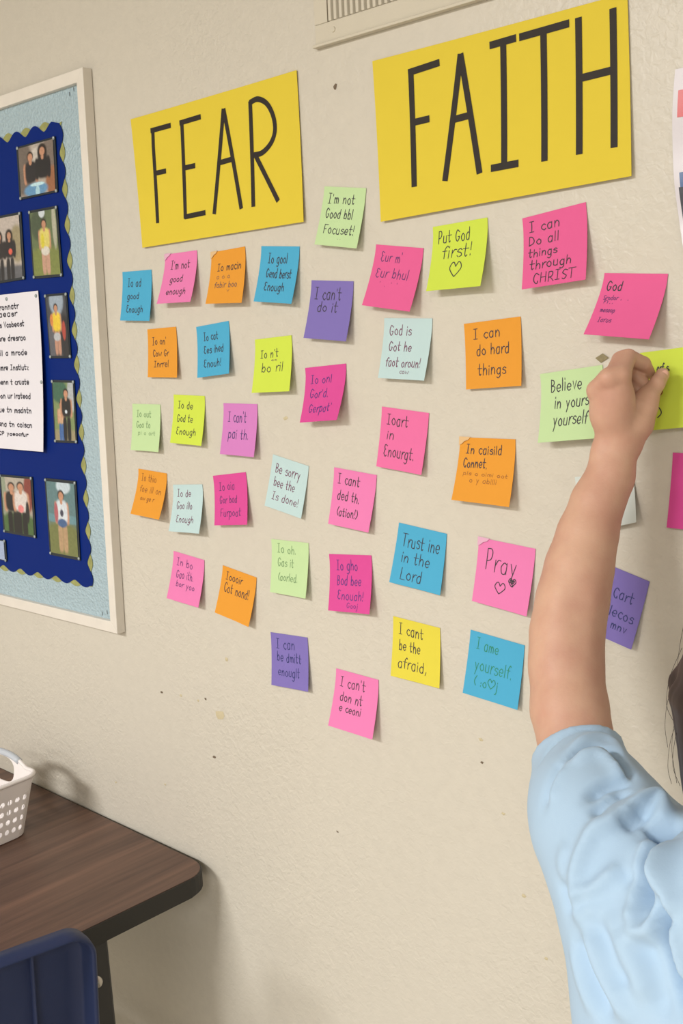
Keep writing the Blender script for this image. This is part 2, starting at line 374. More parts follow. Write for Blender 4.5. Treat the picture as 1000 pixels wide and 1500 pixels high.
# ------------------------------------------------------------------ sticky notes
NOTES = [
 # colour, corner pixels TL TR BR BL, label, lines (text, u0, u1, baseline v, height[, ink])
 ('blue', (179, 398.5, 221.5, 395, 219.5, 470, 176.5, 469.5), 'blue sticky note reading good enough, leftmost of all, beside the board frame', [("Io ad", .18, .66, .31, .16), ("good", .18, .6, .56, .13), ("Enough", .18, .76, .83, .14)]),
 ('pink', (241.5, 373, 288, 366.5, 280, 442, 230, 445), "pink sticky note reading I'm not good enough, under the FEAR sign", [("I'm not", .2, .8, .32, .16), ("good", .24, .64, .58, .13), ("enough", .2, .8, .83, .13)]),
 ('orange', (309, 370, 358.5, 361, 354.5, 443.5, 301.5, 445), 'orange sticky note with small faint writing and a pale peeled corner, under the FEAR sign', [("Io macin", .2, .9, .38, .14), ("a o o", .2, .6, .53, .09, 's'), ("fabir boo", .17, .82, .7, .11, 's'), ("v", .52, .62, .78, .06, 's')]),
 ('blue', (382.5, 360.5, 438.5, 361, 428.5, 445, 372, 441.5), 'blue sticky note with three dark lines under the lower right corner of the FEAR sign', [("Io gool", .2, .72, .3, .17), ("Gend berst", .2, .87, .56, .16), ("Enough", .2, .74, .79, .15)]),
 ('orange', (215.5, 482.5, 257.5, 478.5, 261, 553, 217, 552.5), 'small orange sticky note near the board, below the leftmost blue note', [("Io on'", .15, .65, .33, .15), ("Cow Gr", .17, .72, .57, .13), ("Inrrel", .2, .72, .79, .13)]),
 ('blue', (287, 479, 334.5, 470, 337, 547, 289.5, 553.5), 'blue sticky note in the second row, between the orange and lime notes', [("Io cat", .2, .66, .3, .15), ("Ees ihed", .2, .82, .55, .14), ("Enouh!", .2, .75, .82, .14)]),
 ('lime', (373, 497.5, 426.5, 491, 425, 573, 369, 575.5), 'lime sticky note in the second row with two faint lines, left of the magenta note', [("Io n't", .15, .65, .36, .15), ("oo", .45, .62, .43, .04, 's'), ("bo ril", .2, .8, .63, .17)]),
 ('green', (475, 273, 536, 275.5, 523, 364, 461, 358), "pastel green sticky note reading I'm not good, hanging between the two yellow signs", [("I'm not", .12, .78, .28, .16), ("Good bbl", .12, .78, .53, .16), ("Focuset!", .14, .88, .79, .15), ("..", .5, .62, .88, .06)]),
 ('rose', (550.5, 358, 620, 363.5, 600.5, 456.5, 530.5, 447), 'rose pink sticky note with faint writing under the left end of the FAITH sign', [("Eur m'", .14, .6, .26, .15, 'p'), ("Eur bhul", .1, .8, .52, .15, 'p'), ("' . ' '", .22, .62, .66, .07, 'p')]),
 ('purple', (456, 410.5, 517.5, 412, 507.5, 500, 445, 495), "purple sticky note reading I can't do it", [("I can't", .1, .75, .32, .2), ("do it", .2, .7, .53, .17)]),
 ('lime', (633.5, 332.5, 713.5, 318.5, 705, 419, 624.5, 426.5), 'lime sticky note reading Put God first with a heart', [("Put God", .1, .7, .28, .18), ("first!", .2, .76, .52, .19), ("@", .37, .6, .81, .21)]),
 ('rose', (764.5, 320, 857.5, 296, 859, 409.5, 764.5, 424), 'rose pink sticky note reading I can do all things through CHRIST', [("I can", .09, .6, .225, .135), ("Do all", .08, .58, .41, .125), ("things", .08, .55, .575, .11), ("through", .11, .78, .745, .12), ("CHRIST", .17, .85, .94, .13)]),
 ('orange', (679, 474.5, 762, 463.5, 764.5, 565, 683, 570.5), 'orange sticky note reading I can do hard things', [("I can", .15, .65, .25, .15), ("do hard", .2, .8, .5, .16), ("things", .22, .74, .8, .16)]),
 ('pale', (562.5, 466, 633, 466.5, 621.5, 557.5, 554, 553.5), 'pale blue sticky note with maroon ink reading God is, left of the hard things note', [("God is", .12, .6, .28, .16, 'm'), ("Got he", .14, .64, .54, .15, 'm'), ("faot oroun!", .12, .87, .8, .15, 'm'), ("cow", .45, .65, .91, .08, 'm')]),
 ('magenta', (446.5, 539, 506.5, 532.5, 494, 615, 439.5, 619), 'magenta sticky note with violet ink and a curled right edge, below the purple note', [("Io onl", .13, .68, .31, .15, 'b'), ("Gor'd.", .15, .64, .57, .15, 'b'), ("Gerpat'", .18, .78, .83, .15, 'b')]),
 ('coral', (559, 595.5, 628, 605, 618.5, 695.5, 551.5, 683), 'pink sticky note with the word in alone on its middle line', [("Ioart", .12, .6, .28, .18), ("in", .15, .33, .52, .15), ("Enourgt.", .12, .8, .8, .18)]),
 ('green', (193.5, 591.5, 234.5, 592.5, 233.5, 662, 192, 659), 'pastel green sticky note with faint pencil, third row nearest the board', [("Io out", .15, .68, .28, .14, 'd'), ("Goo to", .15, .66, .51, .14, 'd'), ("pi o ort", .22, .85, .66, .09, 'd')]),
 ('lime', (254, 578, 299.5, 580, 295.5, 653, 249.5, 648.5), 'lime sticky note with dark writing in the third row near the board', [("Io de", .14, .64, .28, .15), ("God te", .14, .66, .55, .15), ("Enough", .15, .8, .81, .14)]),
 ('orchid', (327, 590.5, 376.5, 592, 373, 669.5, 322.5, 665), "orchid sticky note reading I can't with navy ink in the third row", [("I can't", .14, .7, .36, .2, 'n'), ("pai th.", .18, .8, .68, .19, 'n')]),
 ('orange', (202.5, 686.5, 244, 693.5, 234.5, 761, 191.5, 752.5), 'orange sticky note tilted and faintly written, lowest note against the board', [("Io thio", .12, .66, .25, .15, 'o'), ("foe ill on", .12, .88, .49, .14, 'o'), ("ow ge r", .2, .68, .67, .1, 'o')]),
 ('pale', (253, 710, 296, 709.5, 292.5, 781.5, 247.5, 778), 'pale blue sticky note with maroon ink between the orange and magenta notes, fourth row', [("Io de", .14, .62, .26, .15, 'm'), ("Goo illo", .15, .68, .52, .15, 'm'), ("Enough", .18, .77, .8, .14, 'm')]),
 ('magenta', (311.5, 697, 359.5, 691.5, 362.5, 768.5, 314.5, 769.5), 'magenta sticky note in the fourth row with plum ink, right of a pale blue note', [("Io oia", .15, .64, .31, .16, 'p'), ("Gor bod", .16, .7, .57, .14, 'p'), ("Furpoat", .18, .82, .83, .15, 'p')]),
 ('pale', (399.5, 665.5, 452, 683, 442, 759.5, 388, 740.5), 'pale blue sticky note hung at a slant with maroon ink', [("Be sorry", .12, .82, .31, .18, 'm'), ("bee the", .13, .72, .57, .17, 'm'), ("Is done!", .14, .88, .82, .15, 'm')]),
 ('pink', (489, 684.5, 551.5, 696, 540, 780, 481, 767), 'pink sticky note beginning I cant, directly above a magenta note with violet ink', [("I cant", .1, .64, .27, .18), ("ded th.", .13, .68, .55, .17), ("(ation!)", .17, .68, .82, .15)]),
 ('blue', (584, 765.5, 654, 782, 646, 871.5, 570.5, 852.5), 'blue sticky note reading Trust in the Lord', [("Trust ine", .12, .9, .36, .22), ("in the", .15, .74, .62, .18), ("Lord", .18, .62, .9, .19)]),
 ('green', (397, 789.5, 451.5, 795.5, 449, 876.5, 396, 867), 'pastel green sticky note with faint writing, under the slanted pale blue note', [("Io oh.", .15, .68, .24, .16, 'd'), ("Gas it", .17, .62, .49, .15, 'd'), ("(aorled.", .2, .75, .75, .14, 'd')]),
 ('magenta', (481.5, 811.5, 543.5, 813.5, 542, 899.5, 481, 894), 'magenta sticky note with four violet ink lines, left of the Trust in the Lord note', [("Io gho", .16, .68, .28, .18, 'b'), ("Bod bee", .18, .77, .54, .17, 'b'), ("Enouah!", .2, .84, .79, .16, 'b'), ("Gooj", .44, .72, .93, .09, 'b')]),
 ('pink', (254, 807, 299, 820.5, 291, 890, 244.5, 876), 'pink sticky note with faint plum writing, lowest row nearest the board', [("In bo", .12, .66, .27, .16, 'p'), ("Gao ith.", .16, .72, .52, .16, 'p'), ("bor yoo", .2, .8, .7, .12, 'p')]),
 ('orange', (326, 828, 375.5, 846, 365.5, 918, 315, 897), 'orange sticky note hung at a slant with two short lines, low on the wall', [("Ioooir", .12, .62, .26, .16), ("Cot nond!", .12, .86, .51, .19)]),
 ('purple', (396, 926, 450, 934, 452.5, 1013, 398, 1003), 'purple sticky note ending in the word enough, low in the middle', [("I can", .13, .66, .28, .19, 'n'), ("be dmitt", .15, .82, .52, .17, 'n'), ("enouglt", .18, .78, .79, .17, 'n')]),
 ('yellow', (575.5, 902.5, 644, 920, 644.5, 1008, 572.5, 989.5), 'yellow sticky note ending in the word afraid', [("I cant", .12, .66, .27, .18), ("be the", .14, .6, .53, .17), ("afraid,", .13, .74, .82, .18)]),
 ('pink', (492, 979, 554, 996, 546, 1083, 481, 1062.5), "pink sticky note reading I can't, the lowest note on the wall", [("I can't", .11, .72, .28, .18), ("don nt", .15, .68, .53, .16), ("e ceoni", .17, .68, .7, .13)]),
 ('blue', (689, 922.5, 768, 945.5, 758.5, 1039.5, 678, 1014.5), 'blue sticky note with green ink reading yourself', [("I ame", .13, .56, .26, .17, 'g'), ("yourself.", .14, .84, .58, .19, 'g'), ("( :o@j", .17, .62, .82, .15, 'g')]),
 ('orange', (673.5, 640.5, 754.5, 643.5, 746.5, 742.5, 661.5, 732), 'orange sticky note with small crowded writing, above the Pray note', [("In caisild", .12, .78, .25, .14), ("Connet.", .1, .54, .47, .14), ("pls o oimi oot", .12, .92, .59, .06, 'o'), ("o y abilli", .25, .74, .7, .08, 'o')]),
 ('pink', (701, 787, 784, 804, 772, 902.5, 691.5, 880), 'pink sticky note reading Pray with two hearts', [("Pray", .15, .74, .47, .3), ("@", .37, .57, .79, .17), ("#", .6, .74, .64, .12)]),
 ('rose', (885, 400, 978, 401, 951.5, 497, 855, 489.5), 'rose pink sticky note headed God, just above the raised hand', [("God", .08, .34, .28, .15), ("Srodor", .08, .32, .43, .07, 'p'), ("h.. ' '", .1, .5, .49, .07, 'p'), ("mesaop", .1, .34, .63, .07, 'p'), ("Iaros", .12, .34, .79, .08, 'p')]),
 ('green', (790.5, 548, 882, 534.5, 877, 641.5, 788, 648.5), 'pastel green sticky note reading Believe in yourself, left of the raised hand', [("Believe", .16, .68, .29, .18), ("in yours", .23, .8, .53, .17), ("yourself", .22, .8, .78, .18)]),
 ('lime', (937, 517, 1036, 504, 1036, 623, 934, 632), 'lime sticky note held against the wall by the raised hand', [("orf s.", .25, .45, .27, .1), ("B", .27, .36, .57, .13, 'r'), ("l.)", .15, .35, .85, .12)]),
 ('magenta', (985, 663, 1075, 668, 1070, 783, 976.5, 772.5), 'magenta sticky note cut by the right edge of the picture', [("I can", .22, .7, .46, .2)]),
 ('white', (841.5, 699, 925.5, 688, 932, 765, 846, 783), 'white sticky note half hidden behind the forearm', []),
 ('purple', (867, 817, 951, 852, 925.5, 951, 842, 916), 'purple sticky note peeking out right of the elbow', [("I Cart", .3, .84, .4, .15, 'n'), ("belecos", .28, .92, .66, .15, 'n'), ("ir, mnv", .36, .85, .83, .11, 'n')]),
]
random.seed(5)
def note(i, colr, c, label, lines):
    rnd = random.Random(100 + i)
    px = [(c[0], c[1]), (c[2], c[3]), (c[4], c[5]), (c[6], c[7])]
    TL, TR = W(*px[0], .001), W(*px[1], .001)
    ex = (TR - TL)[[0, 2]]; ex = ex / np.linalg.norm(ex)
    best = None
    for Lb in np.arange(.004, .028, .0005):             # how far the free lower edge stands off, from the note being square
        BR, BL = W(*px[2], Lb), W(*px[3], Lb)
        e = abs(((BL - TL)[[0, 2]]) @ ex) + abs(((BR - TR)[[0, 2]]) @ ex) + .3 * abs(np.linalg.norm(BL - TL) - .076) + .0004 * Lb / .001
        if best is None or e < best[0]: best = (e, Lb, BR, BL)
    _, Lb, BR, BL = best
    Lb = float(np.clip(Lb, .006, .024)); BR, BL = W(*px[2], Lb), W(*px[3], Lb)
    if i == 37: Lb = .012; BR, BL = W(*px[2], Lb), W(*px[3], Lb)
    q = [TL[[0, 2]], TR[[0, 2]], BR[[0, 2]], BL[[0, 2]]]
    cu = rnd.uniform(.0, .004)
    f = lambda u, v: .0009 + Lb * max(0, (v - .1) / .9) ** 1.45 + cu * max(0, u - .6) * v
    o, surf = paper('sticky_note', q, M_note[colr], f, .00025, 10, 14)
    tag(o, label, 'sticky note', 'sticky notes on the classroom wall')
    by = {}
    for ln in lines:
        ink = ln[5] if len(ln) > 5 else 'k'
        by.setdefault((ink, ln[4] < .095), []).extend(layout(*ln[:5], rnd))
    for (ink, fine), sts in by.items():
        ribbons('handwriting', sts, surf, .0006 if fine else .00105 if ink == 'k' else .00095, M_inks[ink], o, .0003)
    if i in (1, 2, 33, 34):                      # the glued corner has come up and shows its pale back
        vs = []; K = [(-.012, -.014), (.20, -.014), (.16, .035), (.09, .06), (.05, .10), (-.012, .13)]
        for k, (u, v) in enumerate(K):
            p, n_ = surf(u, v); vs.append(p + n_ * (.0006 + (.0006 if k in (2, 3, 4) else 0)))
        mesh_obj('curled_corner', vs, [(0, 1, 2, 3, 4, 5)], M_corner[colr], o)
    return o
M_corner = {k: mat(k + '_note_back', rgb(*[c * .45 + 225 * .5 for c in v]), .8, .2) for k, v in NC.items()}
for i, (colr, c, label, lines) in enumerate(NOTES): note(i, colr, c, label, lines)

# ------------------------------------------------------------------ bulletin board
BL0 = .0165
fTR, fBR = W(121, 98, BL0), W(172, 929, BL0)
b_top = fTR[2]; b_bot = fBR[2]; BW = 1.25
def bx_edge(z):                                        # the board hangs a little out of plumb
    t = (b_top - z) / (b_top - b_bot); return fTR[0] * (1 - t) + fBR[0] * t
board = empty('bulletin_board', (bx_edge(b_bot) - BW / 2, 0, b_bot), 'large bulletin board in a whitewashed wooden frame with pale teal backing, left of the notes', 'bulletin board')
M_teal = mat('pale_teal_foil_paper', rgb(166, 188, 198), .35, .5, noise=.05, nscale=12)
def teal():
    nt = M_teal.node_tree; b = nt.nodes['Principled BSDF']; tc = nt.nodes.new('ShaderNodeTexCoord')
    v = nt.nodes.new('ShaderNodeTexVoronoi'); v.inputs['Scale'].default_value = 230
    nt.links.new(tc.outputs['Object'], v.inputs['Vector'])
    u = nt.nodes.new('ShaderNodeBump'); u.inputs['Strength'].default_value = .6; u.inputs['Distance'].default_value = .003
    nt.links.new(v.outputs['Distance'], u.inputs['Height']); nt.links.new(u.outputs[0], b.inputs['Normal'])
teal()
def quadprism(name, c4, y0, y1, m, parent, bev=.001):
    """c4 = four (x, z) corners, from y0 (front) to y1 (back)"""
    bm = bmesh.new(); a = [bm.verts.new((c[0], y0, c[1])) for c in c4]; b = [bm.verts.new((c[0], y1, c[1])) for c in c4]
    bm.faces.new(a); bm.faces.new(b[::-1])
    for i in range(4): bm.faces.new((a[i], b[i], b[(i + 1) % 4], a[(i + 1) % 4]))
    if bev: bmesh.ops.bevel(bm, geom=list(bm.edges), offset=bev, segments=2, profile=.5, affect='EDGES')
    return bm_obj(name, bm, m, parent)
FW = .0185
xr = lambda z, d=0: bx_edge(z) - d
quadprism('frame_rail', [(xr(b_top), b_top), (xr(b_top) - BW, b_top), (xr(b_top) - BW + FW, b_top - FW), (xr(b_top - FW, FW * .95), b_top - FW)], -BL0, -.0006, M_frame, board)
quadprism('frame_rail', [(xr(b_bot), b_bot), (xr(b_bot) - BW, b_bot), (xr(b_bot) - BW + FW, b_bot + FW), (xr(b_bot + FW, FW * .95), b_bot + FW)], -BL0, -.0006, M_frame, board)
quadprism('frame_rail', [(xr(b_top) - .0003, b_top - .0003), (xr(b_top - FW, FW * .95), b_top - FW), (xr(b_bot + FW, FW * .95), b_bot + FW), (xr(b_bot) - .0003, b_bot + .0003)], -BL0 - .0004, -.0006, M_frame, board)
quadprism('frame_rail', [(xr(b_top) - BW, b_top), (xr(b_top) - BW + FW, b_top - FW), (xr(b_bot) - BW + FW, b_bot + FW), (xr(b_bot) - BW, b_bot)], -BL0, -.0006, M_frame, board)
quadprism('backing', [(xr(b_top, FW * .6), b_top - FW * .6), (xr(b_top) - BW + FW * .6, b_top - FW * .6), (xr(b_bot) - BW + FW * .6, b_bot + FW * .6), (xr(b_bot, FW * .6), b_bot + FW * .6)], -.0085, -.001, M_teal, board, 0)
# staples in the teal paper near the corner
M_steel = mat('steel', rgb(150, 150, 152), .3, .5, 1.0)
for (x, y) in [(102, 138), (108, 131), (115, 133), (157, 897), (150, 899)]:
    p = W(x, y, .009); box('staple', (p[0] - .0003, -.0096, p[2] - .003), (p[0] + .0003, -.0087, p[2] + .003), M_steel, board)

# blue paper with a scalloped edge over a gold and green trim
pTR, pBR = W(87, 180, .0105), W(133, 858, .0105)
PW = 1.02
def scallop(period, amp, off, phase):
    def xr_(z): t = (pTR[2] - z) / (pTR[2] - pBR[2]); return (pTR[0] * (1 - t) + pBR[0] * t) + off
    top, bot = pTR[2] + off, pBR[2] - off
    bump_ = lambda s: amp * ((.5 - .5 * math.cos(2 * math.pi * (s / period + phase))) ** .75 - .5)
    pts = []; H = top - bot; n = int(H / .003)
    for k in range(n + 1):
        z = top - H * k / n; pts.append((xr_(z) + bump_(top - z), z))
    n = int(PW / .004)
    for k in range(1, n + 1):
        x = xr_(bot) - PW * k / n; pts.append((x, bot - bump_((xr_(bot) - x) * .95) * .75))
    xl = pts[-1][0]
    for k in range(1, 40): pts.append((xl + bump_(H * k / 40) * .3, bot + H * k / 40))
    n = int(PW / .004)
    for k in range(n): x = xl + PW * k / n; pts.append((x, top + bump_((xr_(top) - x))))
    return pts
def flat_shape(name, pts, y, th, m, parent=None):
    bm = bmesh.new(); vs = [bm.verts.new((p[0], y, p[1])) for p in pts]
    f = bm.faces.new(vs); r = bmesh.ops.extrude_face_region(bm, geom=[f])
    for v in r['geom']:
        if isinstance(v, bmesh.types.BMVert): v.co.y += th
    bmesh.ops.triangulate(bm, faces=[f for f in bm.faces if len(f.verts) > 4])
    return bm_obj(name, bm, m, parent)
M_blue = mat('royal_blue_paper', rgb(2, 36, 114), .55, .12, noise=.06, nscale=6)
M_gold = mat('gold_green_trim', rgb(150, 152, 92), .45, .5, noise=.35, nscale=120)
bp = flat_shape('blue_paper_panel', scallop(.0535, .0125, 0, .18), -.0102, .0004, M_blue)
tag(bp, 'royal blue paper panel with scalloped edges on the bulletin board', 'paper')
flat_shape('scalloped_trim', scallop(.0535, .0125, .0015, .68), -.0096, .0004, M_gold, bp)

# printed snapshots: colours laid down per vertex on the flat print
M_print = bpy.data.materials.new('photo_print'); M_print.use_nodes = True
_n = M_print.node_tree.nodes.new('ShaderNodeAttribute'); _n.attribute_name = 'print'
M_print.node_tree.links.new(_n.outputs['Color'], M_print.node_tree.nodes['Principled BSDF'].inputs['Base Color'])
M_print.node_tree.nodes['Principled BSDF'].inputs['Roughness'].default_value = .3
M_card = mat('black_photo_mount', rgb(22, 34, 44), .35, .5)
M_pin = mat('clear_pin', rgb(150, 160, 160), .2, .8)
def L3(c): return np.array(rgb(*c)[:3])
def blob(img, U, V, cx, cy, rx, ry, c, soft=.25, pw=2):
    d = (np.abs((U - cx) / rx) ** pw + np.abs((V - cy) / ry) ** pw) ** (1 / pw)
    a = np.clip((1 + soft / 2 - d) / soft, 0, 1)[..., None]
    img[:] = img * (1 - a) + L3(c) * a
def figure(img, U, V, cx, top, h, hair, skin, shirt, pants, w=1.0, asp=1.0, long=False, legs=True):
    hw = h * .075 * w * asp
    if long: blob(img, U, V, cx, top + h * .12, hw * 1.5, h * .15, hair)
    if legs:
        blob(img, U, V, cx - hw * .8, top + h * .78, hw * .75, h * .24, pants, pw=4)
        blob(img, U, V, cx + hw * .8, top + h * .78, hw * .75, h * .24, pants, pw=4)
    blob(img, U, V, cx - hw * 1.9, top + h * .38, hw * .55, h * .18, skin if not long else shirt, pw=3)
    blob(img, U, V, cx + hw * 1.9, top + h * .38, hw * .55, h * .18, skin if not long else shirt, pw=3)
    blob(img, U, V, cx, top + h * .36, hw * 1.9, h * .19, shirt, pw=3.5)
    blob(img, U, V, cx, top + h * .19, hw * .45, h * .05, skin)
    blob(img, U, V, cx, top + h * .085, hw * 1.05, h * .085, hair)
    blob(img, U, V, cx, top + h * .105, hw * .8, h * .07, skin)
SKIN = (190, 140, 112); HAIR = (38, 28, 26)
def pic(kind, U, V):
    img = np.ones(U.shape + (3,)) * L3((120, 120, 110))
    rs = np.random.RandomState(kind)
    if kind == 1:
        img[:] = L3((176, 166, 156)); blob(img, U, V, .1, .4, .3, .6, (110, 100, 92)); blob(img, U, V, .9, .35, .22, .5, (120, 108, 100)); blob(img, U, V, .95, .8, .2, .3, (150, 100, 70)); blob(img, U, V, .5, .35, .2, .28, (196, 190, 182))
        figure(img, U, V, .33, .12, 1.15, HAIR, SKIN, (36, 34, 40), (60, 70, 90), 1.0, 1.0, legs=False); figure(img, U, V, .68, .05, 1.2, HAIR, SKIN, (28, 28, 34), (60, 70, 90), 1.0, 1.0, True, legs=False)
        blob(img, U, V, .45, .9, .34, .14, (96, 146, 186)); blob(img, U, V, .5, .8, .2, .035, (190, 225, 235)); blob(img, U, V, .5, .95, .06, .12, (170, 210, 225))
    elif kind == 2:
        img[:] = L3((186, 176, 168)); blob(img, U, V, .9, .45, .2, .3, (150, 140, 110)); blob(img, U, V, .5, 1, 1.2, .22, (96, 98, 104))
        figure(img, U, V, .38, .22, .8, HAIR, SKIN, (40, 36, 40), (34, 34, 40), 1.2, 1.0, True); figure(img, U, V, .68, .22, .8, HAIR, SKIN, (34, 32, 38), (34, 34, 40), 1.2, 1.0, True)
        blob(img, U, V, .7, .56, .05, .05, (220, 96, 80))
    elif kind == 3:
        img[:] = L3((96, 112, 78)); blob(img, U, V, .5, .9, 1, .35, (120, 130, 70)); blob(img, U, V, .3, .2, .3, .25, (70, 84, 64)); blob(img, U, V, .9, .25, .08, .35, (170, 170, 150)); blob(img, U, V, .45, .02, .12, .08, (200, 210, 215))
        figure(img, U, V, .5, .12, .85, HAIR, SKIN, (212, 200, 110), (190, 150, 130), 1.1, 1.4); blob(img, U, V, .5, .62, .16, .07, (210, 206, 196)); blob(img, U, V, .42, .46, .06, .12, (208, 196, 60))
    elif kind == 4:
        img[:] = L3((62, 66, 74)); blob(img, U, V, .5, .08, .35, .25, (150, 165, 180)); blob(img, U, V, .85, .7, .25, .4, (40, 40, 46)); blob(img, U, V, .1, .8, .2, .4, (90, 92, 100))
        figure(img, U, V, .45, .12, .85, HAIR, SKIN, (226, 196, 60), (186, 140, 120), 1.1, 1.5); blob(img, U, V, .43, .68, .18, .07, (180, 184, 190)); blob(img, U, V, .8, .58, .09, .16, (170, 70, 60)); blob(img, U, V, .2, .4, .08, .1, (206, 130, 70))
    elif kind == 5:
        img[:] = L3((120, 138, 92)); blob(img, U, V, .3, .15, .4, .2, (60, 100, 80)); blob(img, U, V, .9, .2, .2, .3, (170, 176, 180)); blob(img, U, V, .5, 1, 1, .2, (150, 140, 110))
        figure(img, U, V, .35, .32, .7, HAIR, SKIN, (196, 160, 130), (60, 100, 160), 1.0, 1.5); figure(img, U, V, .62, .1, .9, HAIR, SKIN, (26, 26, 32), (26, 26, 32), 1.2, 1.5); blob(img, U, V, .6, .5, .06, .03, (200, 210, 220))
    elif kind == 6:
        img[:] = L3((176, 168, 156)); blob(img, U, V, .9, .25, .15, .35, (130, 62, 54)); blob(img, U, V, .5, 1, 1, .38, (70, 100, 56)); blob(img, U, V, .05, .3, .1, .4, (140, 150, 130))
        figure(img, U, V, .33, .08, .98, HAIR, SKIN, (26, 26, 30), (24, 24, 28), 1.3, 1.2); figure(img, U, V, .64, .06, .98, HAIR, SKIN, (212, 204, 200), (24, 24, 28), 1.3, 1.2); blob(img, U, V, .62, .55, .1, .07, (220, 130, 130)); blob(img, U, V, .84, .6, .06, .2, (30, 30, 34))
    elif kind == 7:
        img[:] = L3((92, 124, 128)); blob(img, U, V, .5, .95, 1, .42, (112, 118, 70)); blob(img, U, V, .5, .5, 1, .06, (100, 140, 150)); blob(img, U, V, .6, .05, .25, .1, (190, 205, 215))
        figure(img, U, V, .5, .1, .85, HAIR, SKIN, (206, 214, 222), (176, 146, 112), 1.2, 1.4); blob(img, U, V, .5, .56, .17, .06, (66, 96, 140)); blob(img, U, V, .3, .42, .07, .14, (170, 90, 100)); blob(img, U, V, .5, .42, .06, .05, (60, 60, 80))
    elif kind == 8:
        img[:] = L3((160, 176, 206)); blob(img, U, V, .7, .35, .14, .12, (70, 80, 110))
    tex = rs.rand(*U.shape); k = (tex + np.roll(tex, 1, 0) + np.roll(tex, 1, 1) + np.roll(tex, 1, (0, 1))) / 4
    return np.clip(img * (.82 + .36 * k[..., None]), 0, 1)
def snapshot(kind, px, label, wcut=None):
    y = -.0118
    c = [W(*p, .0118)[[0, 2]] for p in px]
    mid = sum(c) / 4
    root = empty('snapshot', (mid[0], y, c[2][1]), label, 'photograph', 'snapshots on the blue paper panel')
    quadprism('photo_mount', c, y - .0004, y + .0006, M_card, root, 0)
    ins = [p + (mid - p) * np.array([.11, .075]) for p in c]
    nu, nv = 48, 68; vs = []; fs = []
    U, V = np.meshgrid(np.linspace(0, 1, nu), np.linspace(0, 1, nv))
    for j in range(nv):
        for i in range(nu):
            u, v = U[j, i], V[j, i]; p = (ins[0] * (1 - u) + ins[1] * u) * (1 - v) + (ins[3] * (1 - u) + ins[2] * u) * v
            vs.append((p[0], y - .0008, p[1]))
    for j in range(nv - 1):
        for i in range(nu - 1): a = j * nu + i; fs.append((a, a + nu, a + nu + 1, a + 1))
    o = mesh_obj('print', vs, fs, M_print, root)
    at = o.data.color_attributes.new('print', 'FLOAT_COLOR', 'POINT')
    rgba = np.ones((nv * nu, 4), np.float32); rgba[:, :3] = pic(kind, U, V).reshape(-1, 3); at.data.foreach_set('color', rgba.ravel())
    for p in c:
        q = p + (mid - p) * np.array([.07, .05])
        bm = bmesh.new(); bmesh.ops.create_uvsphere(bm, u_segments=10, v_segments=6, radius=.0028)
        for v in bm.verts: v.co = Vector((v.co.x + q[0], v.co.y * .6 + y - .001, v.co.z + q[1]))
        bm_obj('pin', bm, M_pin, root, True)
snapshot(1, [(24, 216), (81, 199.6), (85, 281), (29, 293)], 'snapshot of two people in dark tops seated close together, topmost on the blue panel')
snapshot(2, [(-24, 321), (31, 310), (37, 409), (-19, 418)], 'snapshot of two people in dark clothes on a pavement, cut by the left picture edge')
snapshot(3, [(42, 309), (84, 301), (92, 405), (49, 408.5)], 'snapshot of a person in pale yellow shirt and white shorts on grass')
snapshot(4, [(65.6, 431.5), (98, 428.4), (104.4, 524.4), (73.6, 525)], 'snapshot of a person in bright yellow top, just right of the white printed sheet')
snapshot(5, [(75.7, 556.5), (108.8, 557.3), (113.3, 649.3), (80.5, 648)], 'snapshot of a tall person in black beside a smaller one in jeans')
snapshot(6, [(-1, 694.7), (47.5, 698.7), (53.3, 788.5), (5.5, 779.5)], 'snapshot of two people arm in arm, one in black and one in white, by grass')
snapshot(7, [(65.3, 700), (111.5, 704.8), (117.9, 821.3), (73.3, 812.5)], 'snapshot of a person in white shirt and tan trousers, lower right on the blue panel')
snapshot(8, [(-40, 784), (8.5, 792), (10.5, 822), (-37, 812)], 'pale blue snapshot at the bottom left of the blue panel, nearly out of the picture')

# the printed sheet over the blue panel
M_white = mat('white_copy_paper', rgb(226, 224, 232), .7, .3, noise=.01)
sTR = W(55.4, 425.8, .013)[[0, 2]]; sBR = W(63, 662, .018)[[0, 2]]
q = [sTR - [.215, 0], sTR, sBR, sBR - [.215, -.002]]
sh, ssurf = paper('printed_sheet', q, M_white, lambda u, v: .0128 + .005 * v + .004 * max(0, u - .7) / .3 * v * (1 - v) * 2, .0003, 16, 20, (.0085, 0))
tag(sh, 'white printed sheet of bold centred lines pinned over the blue panel', 'paper')
M_toner = mat('black_toner', rgb(52, 50, 62), .6)
rnd = random.Random(3); sts = []
for i, (t, ue, vv, hh) in enumerate([("Pkeaoronnatr", .73, .095, .036), ("aocaeasr", .70, .14, .034), ("aa rones Vcobeost", .79, .208, .034), ("oe Btosre dresrao", .80, .295, .034), ("a Oresll a mrode", .81, .388, .034),
                                     ("oa teenmre Instiutz", .82, .482, .034), ("la to tpenn t cruate", .82, .575, .034), ("onan tpon ur irateod", .84, .665, .034), ("la ltrosue tn msdntn", .85, .757, .034),
                                     ("la tnrosna tn coiscn", .86, .85, .034), ("Eona CP yaeacfur", .80, .908, .022)]):
    sts += layout(t, 1 - ue - .06, ue - .015, vv, hh, rnd, 0)
ribbons('printed_text', sts, ssurf, .0019, M_toner, sh, .0004)
for u, v in [(.97, .03), (.55, .03), (.985, .56)]:
    p, n = ssurf(u, v); bm = bmesh.new(); bmesh.ops.create_uvsphere(bm, u_segments=10, v_segments=6, radius=.003)
    for w in bm.verts: w.co = Vector((w.co.x + p[0], w.co.y * .5 + p[1] - .0008, w.co.z + p[2]))
    bm_obj('pin', bm, M_pin, sh, True)

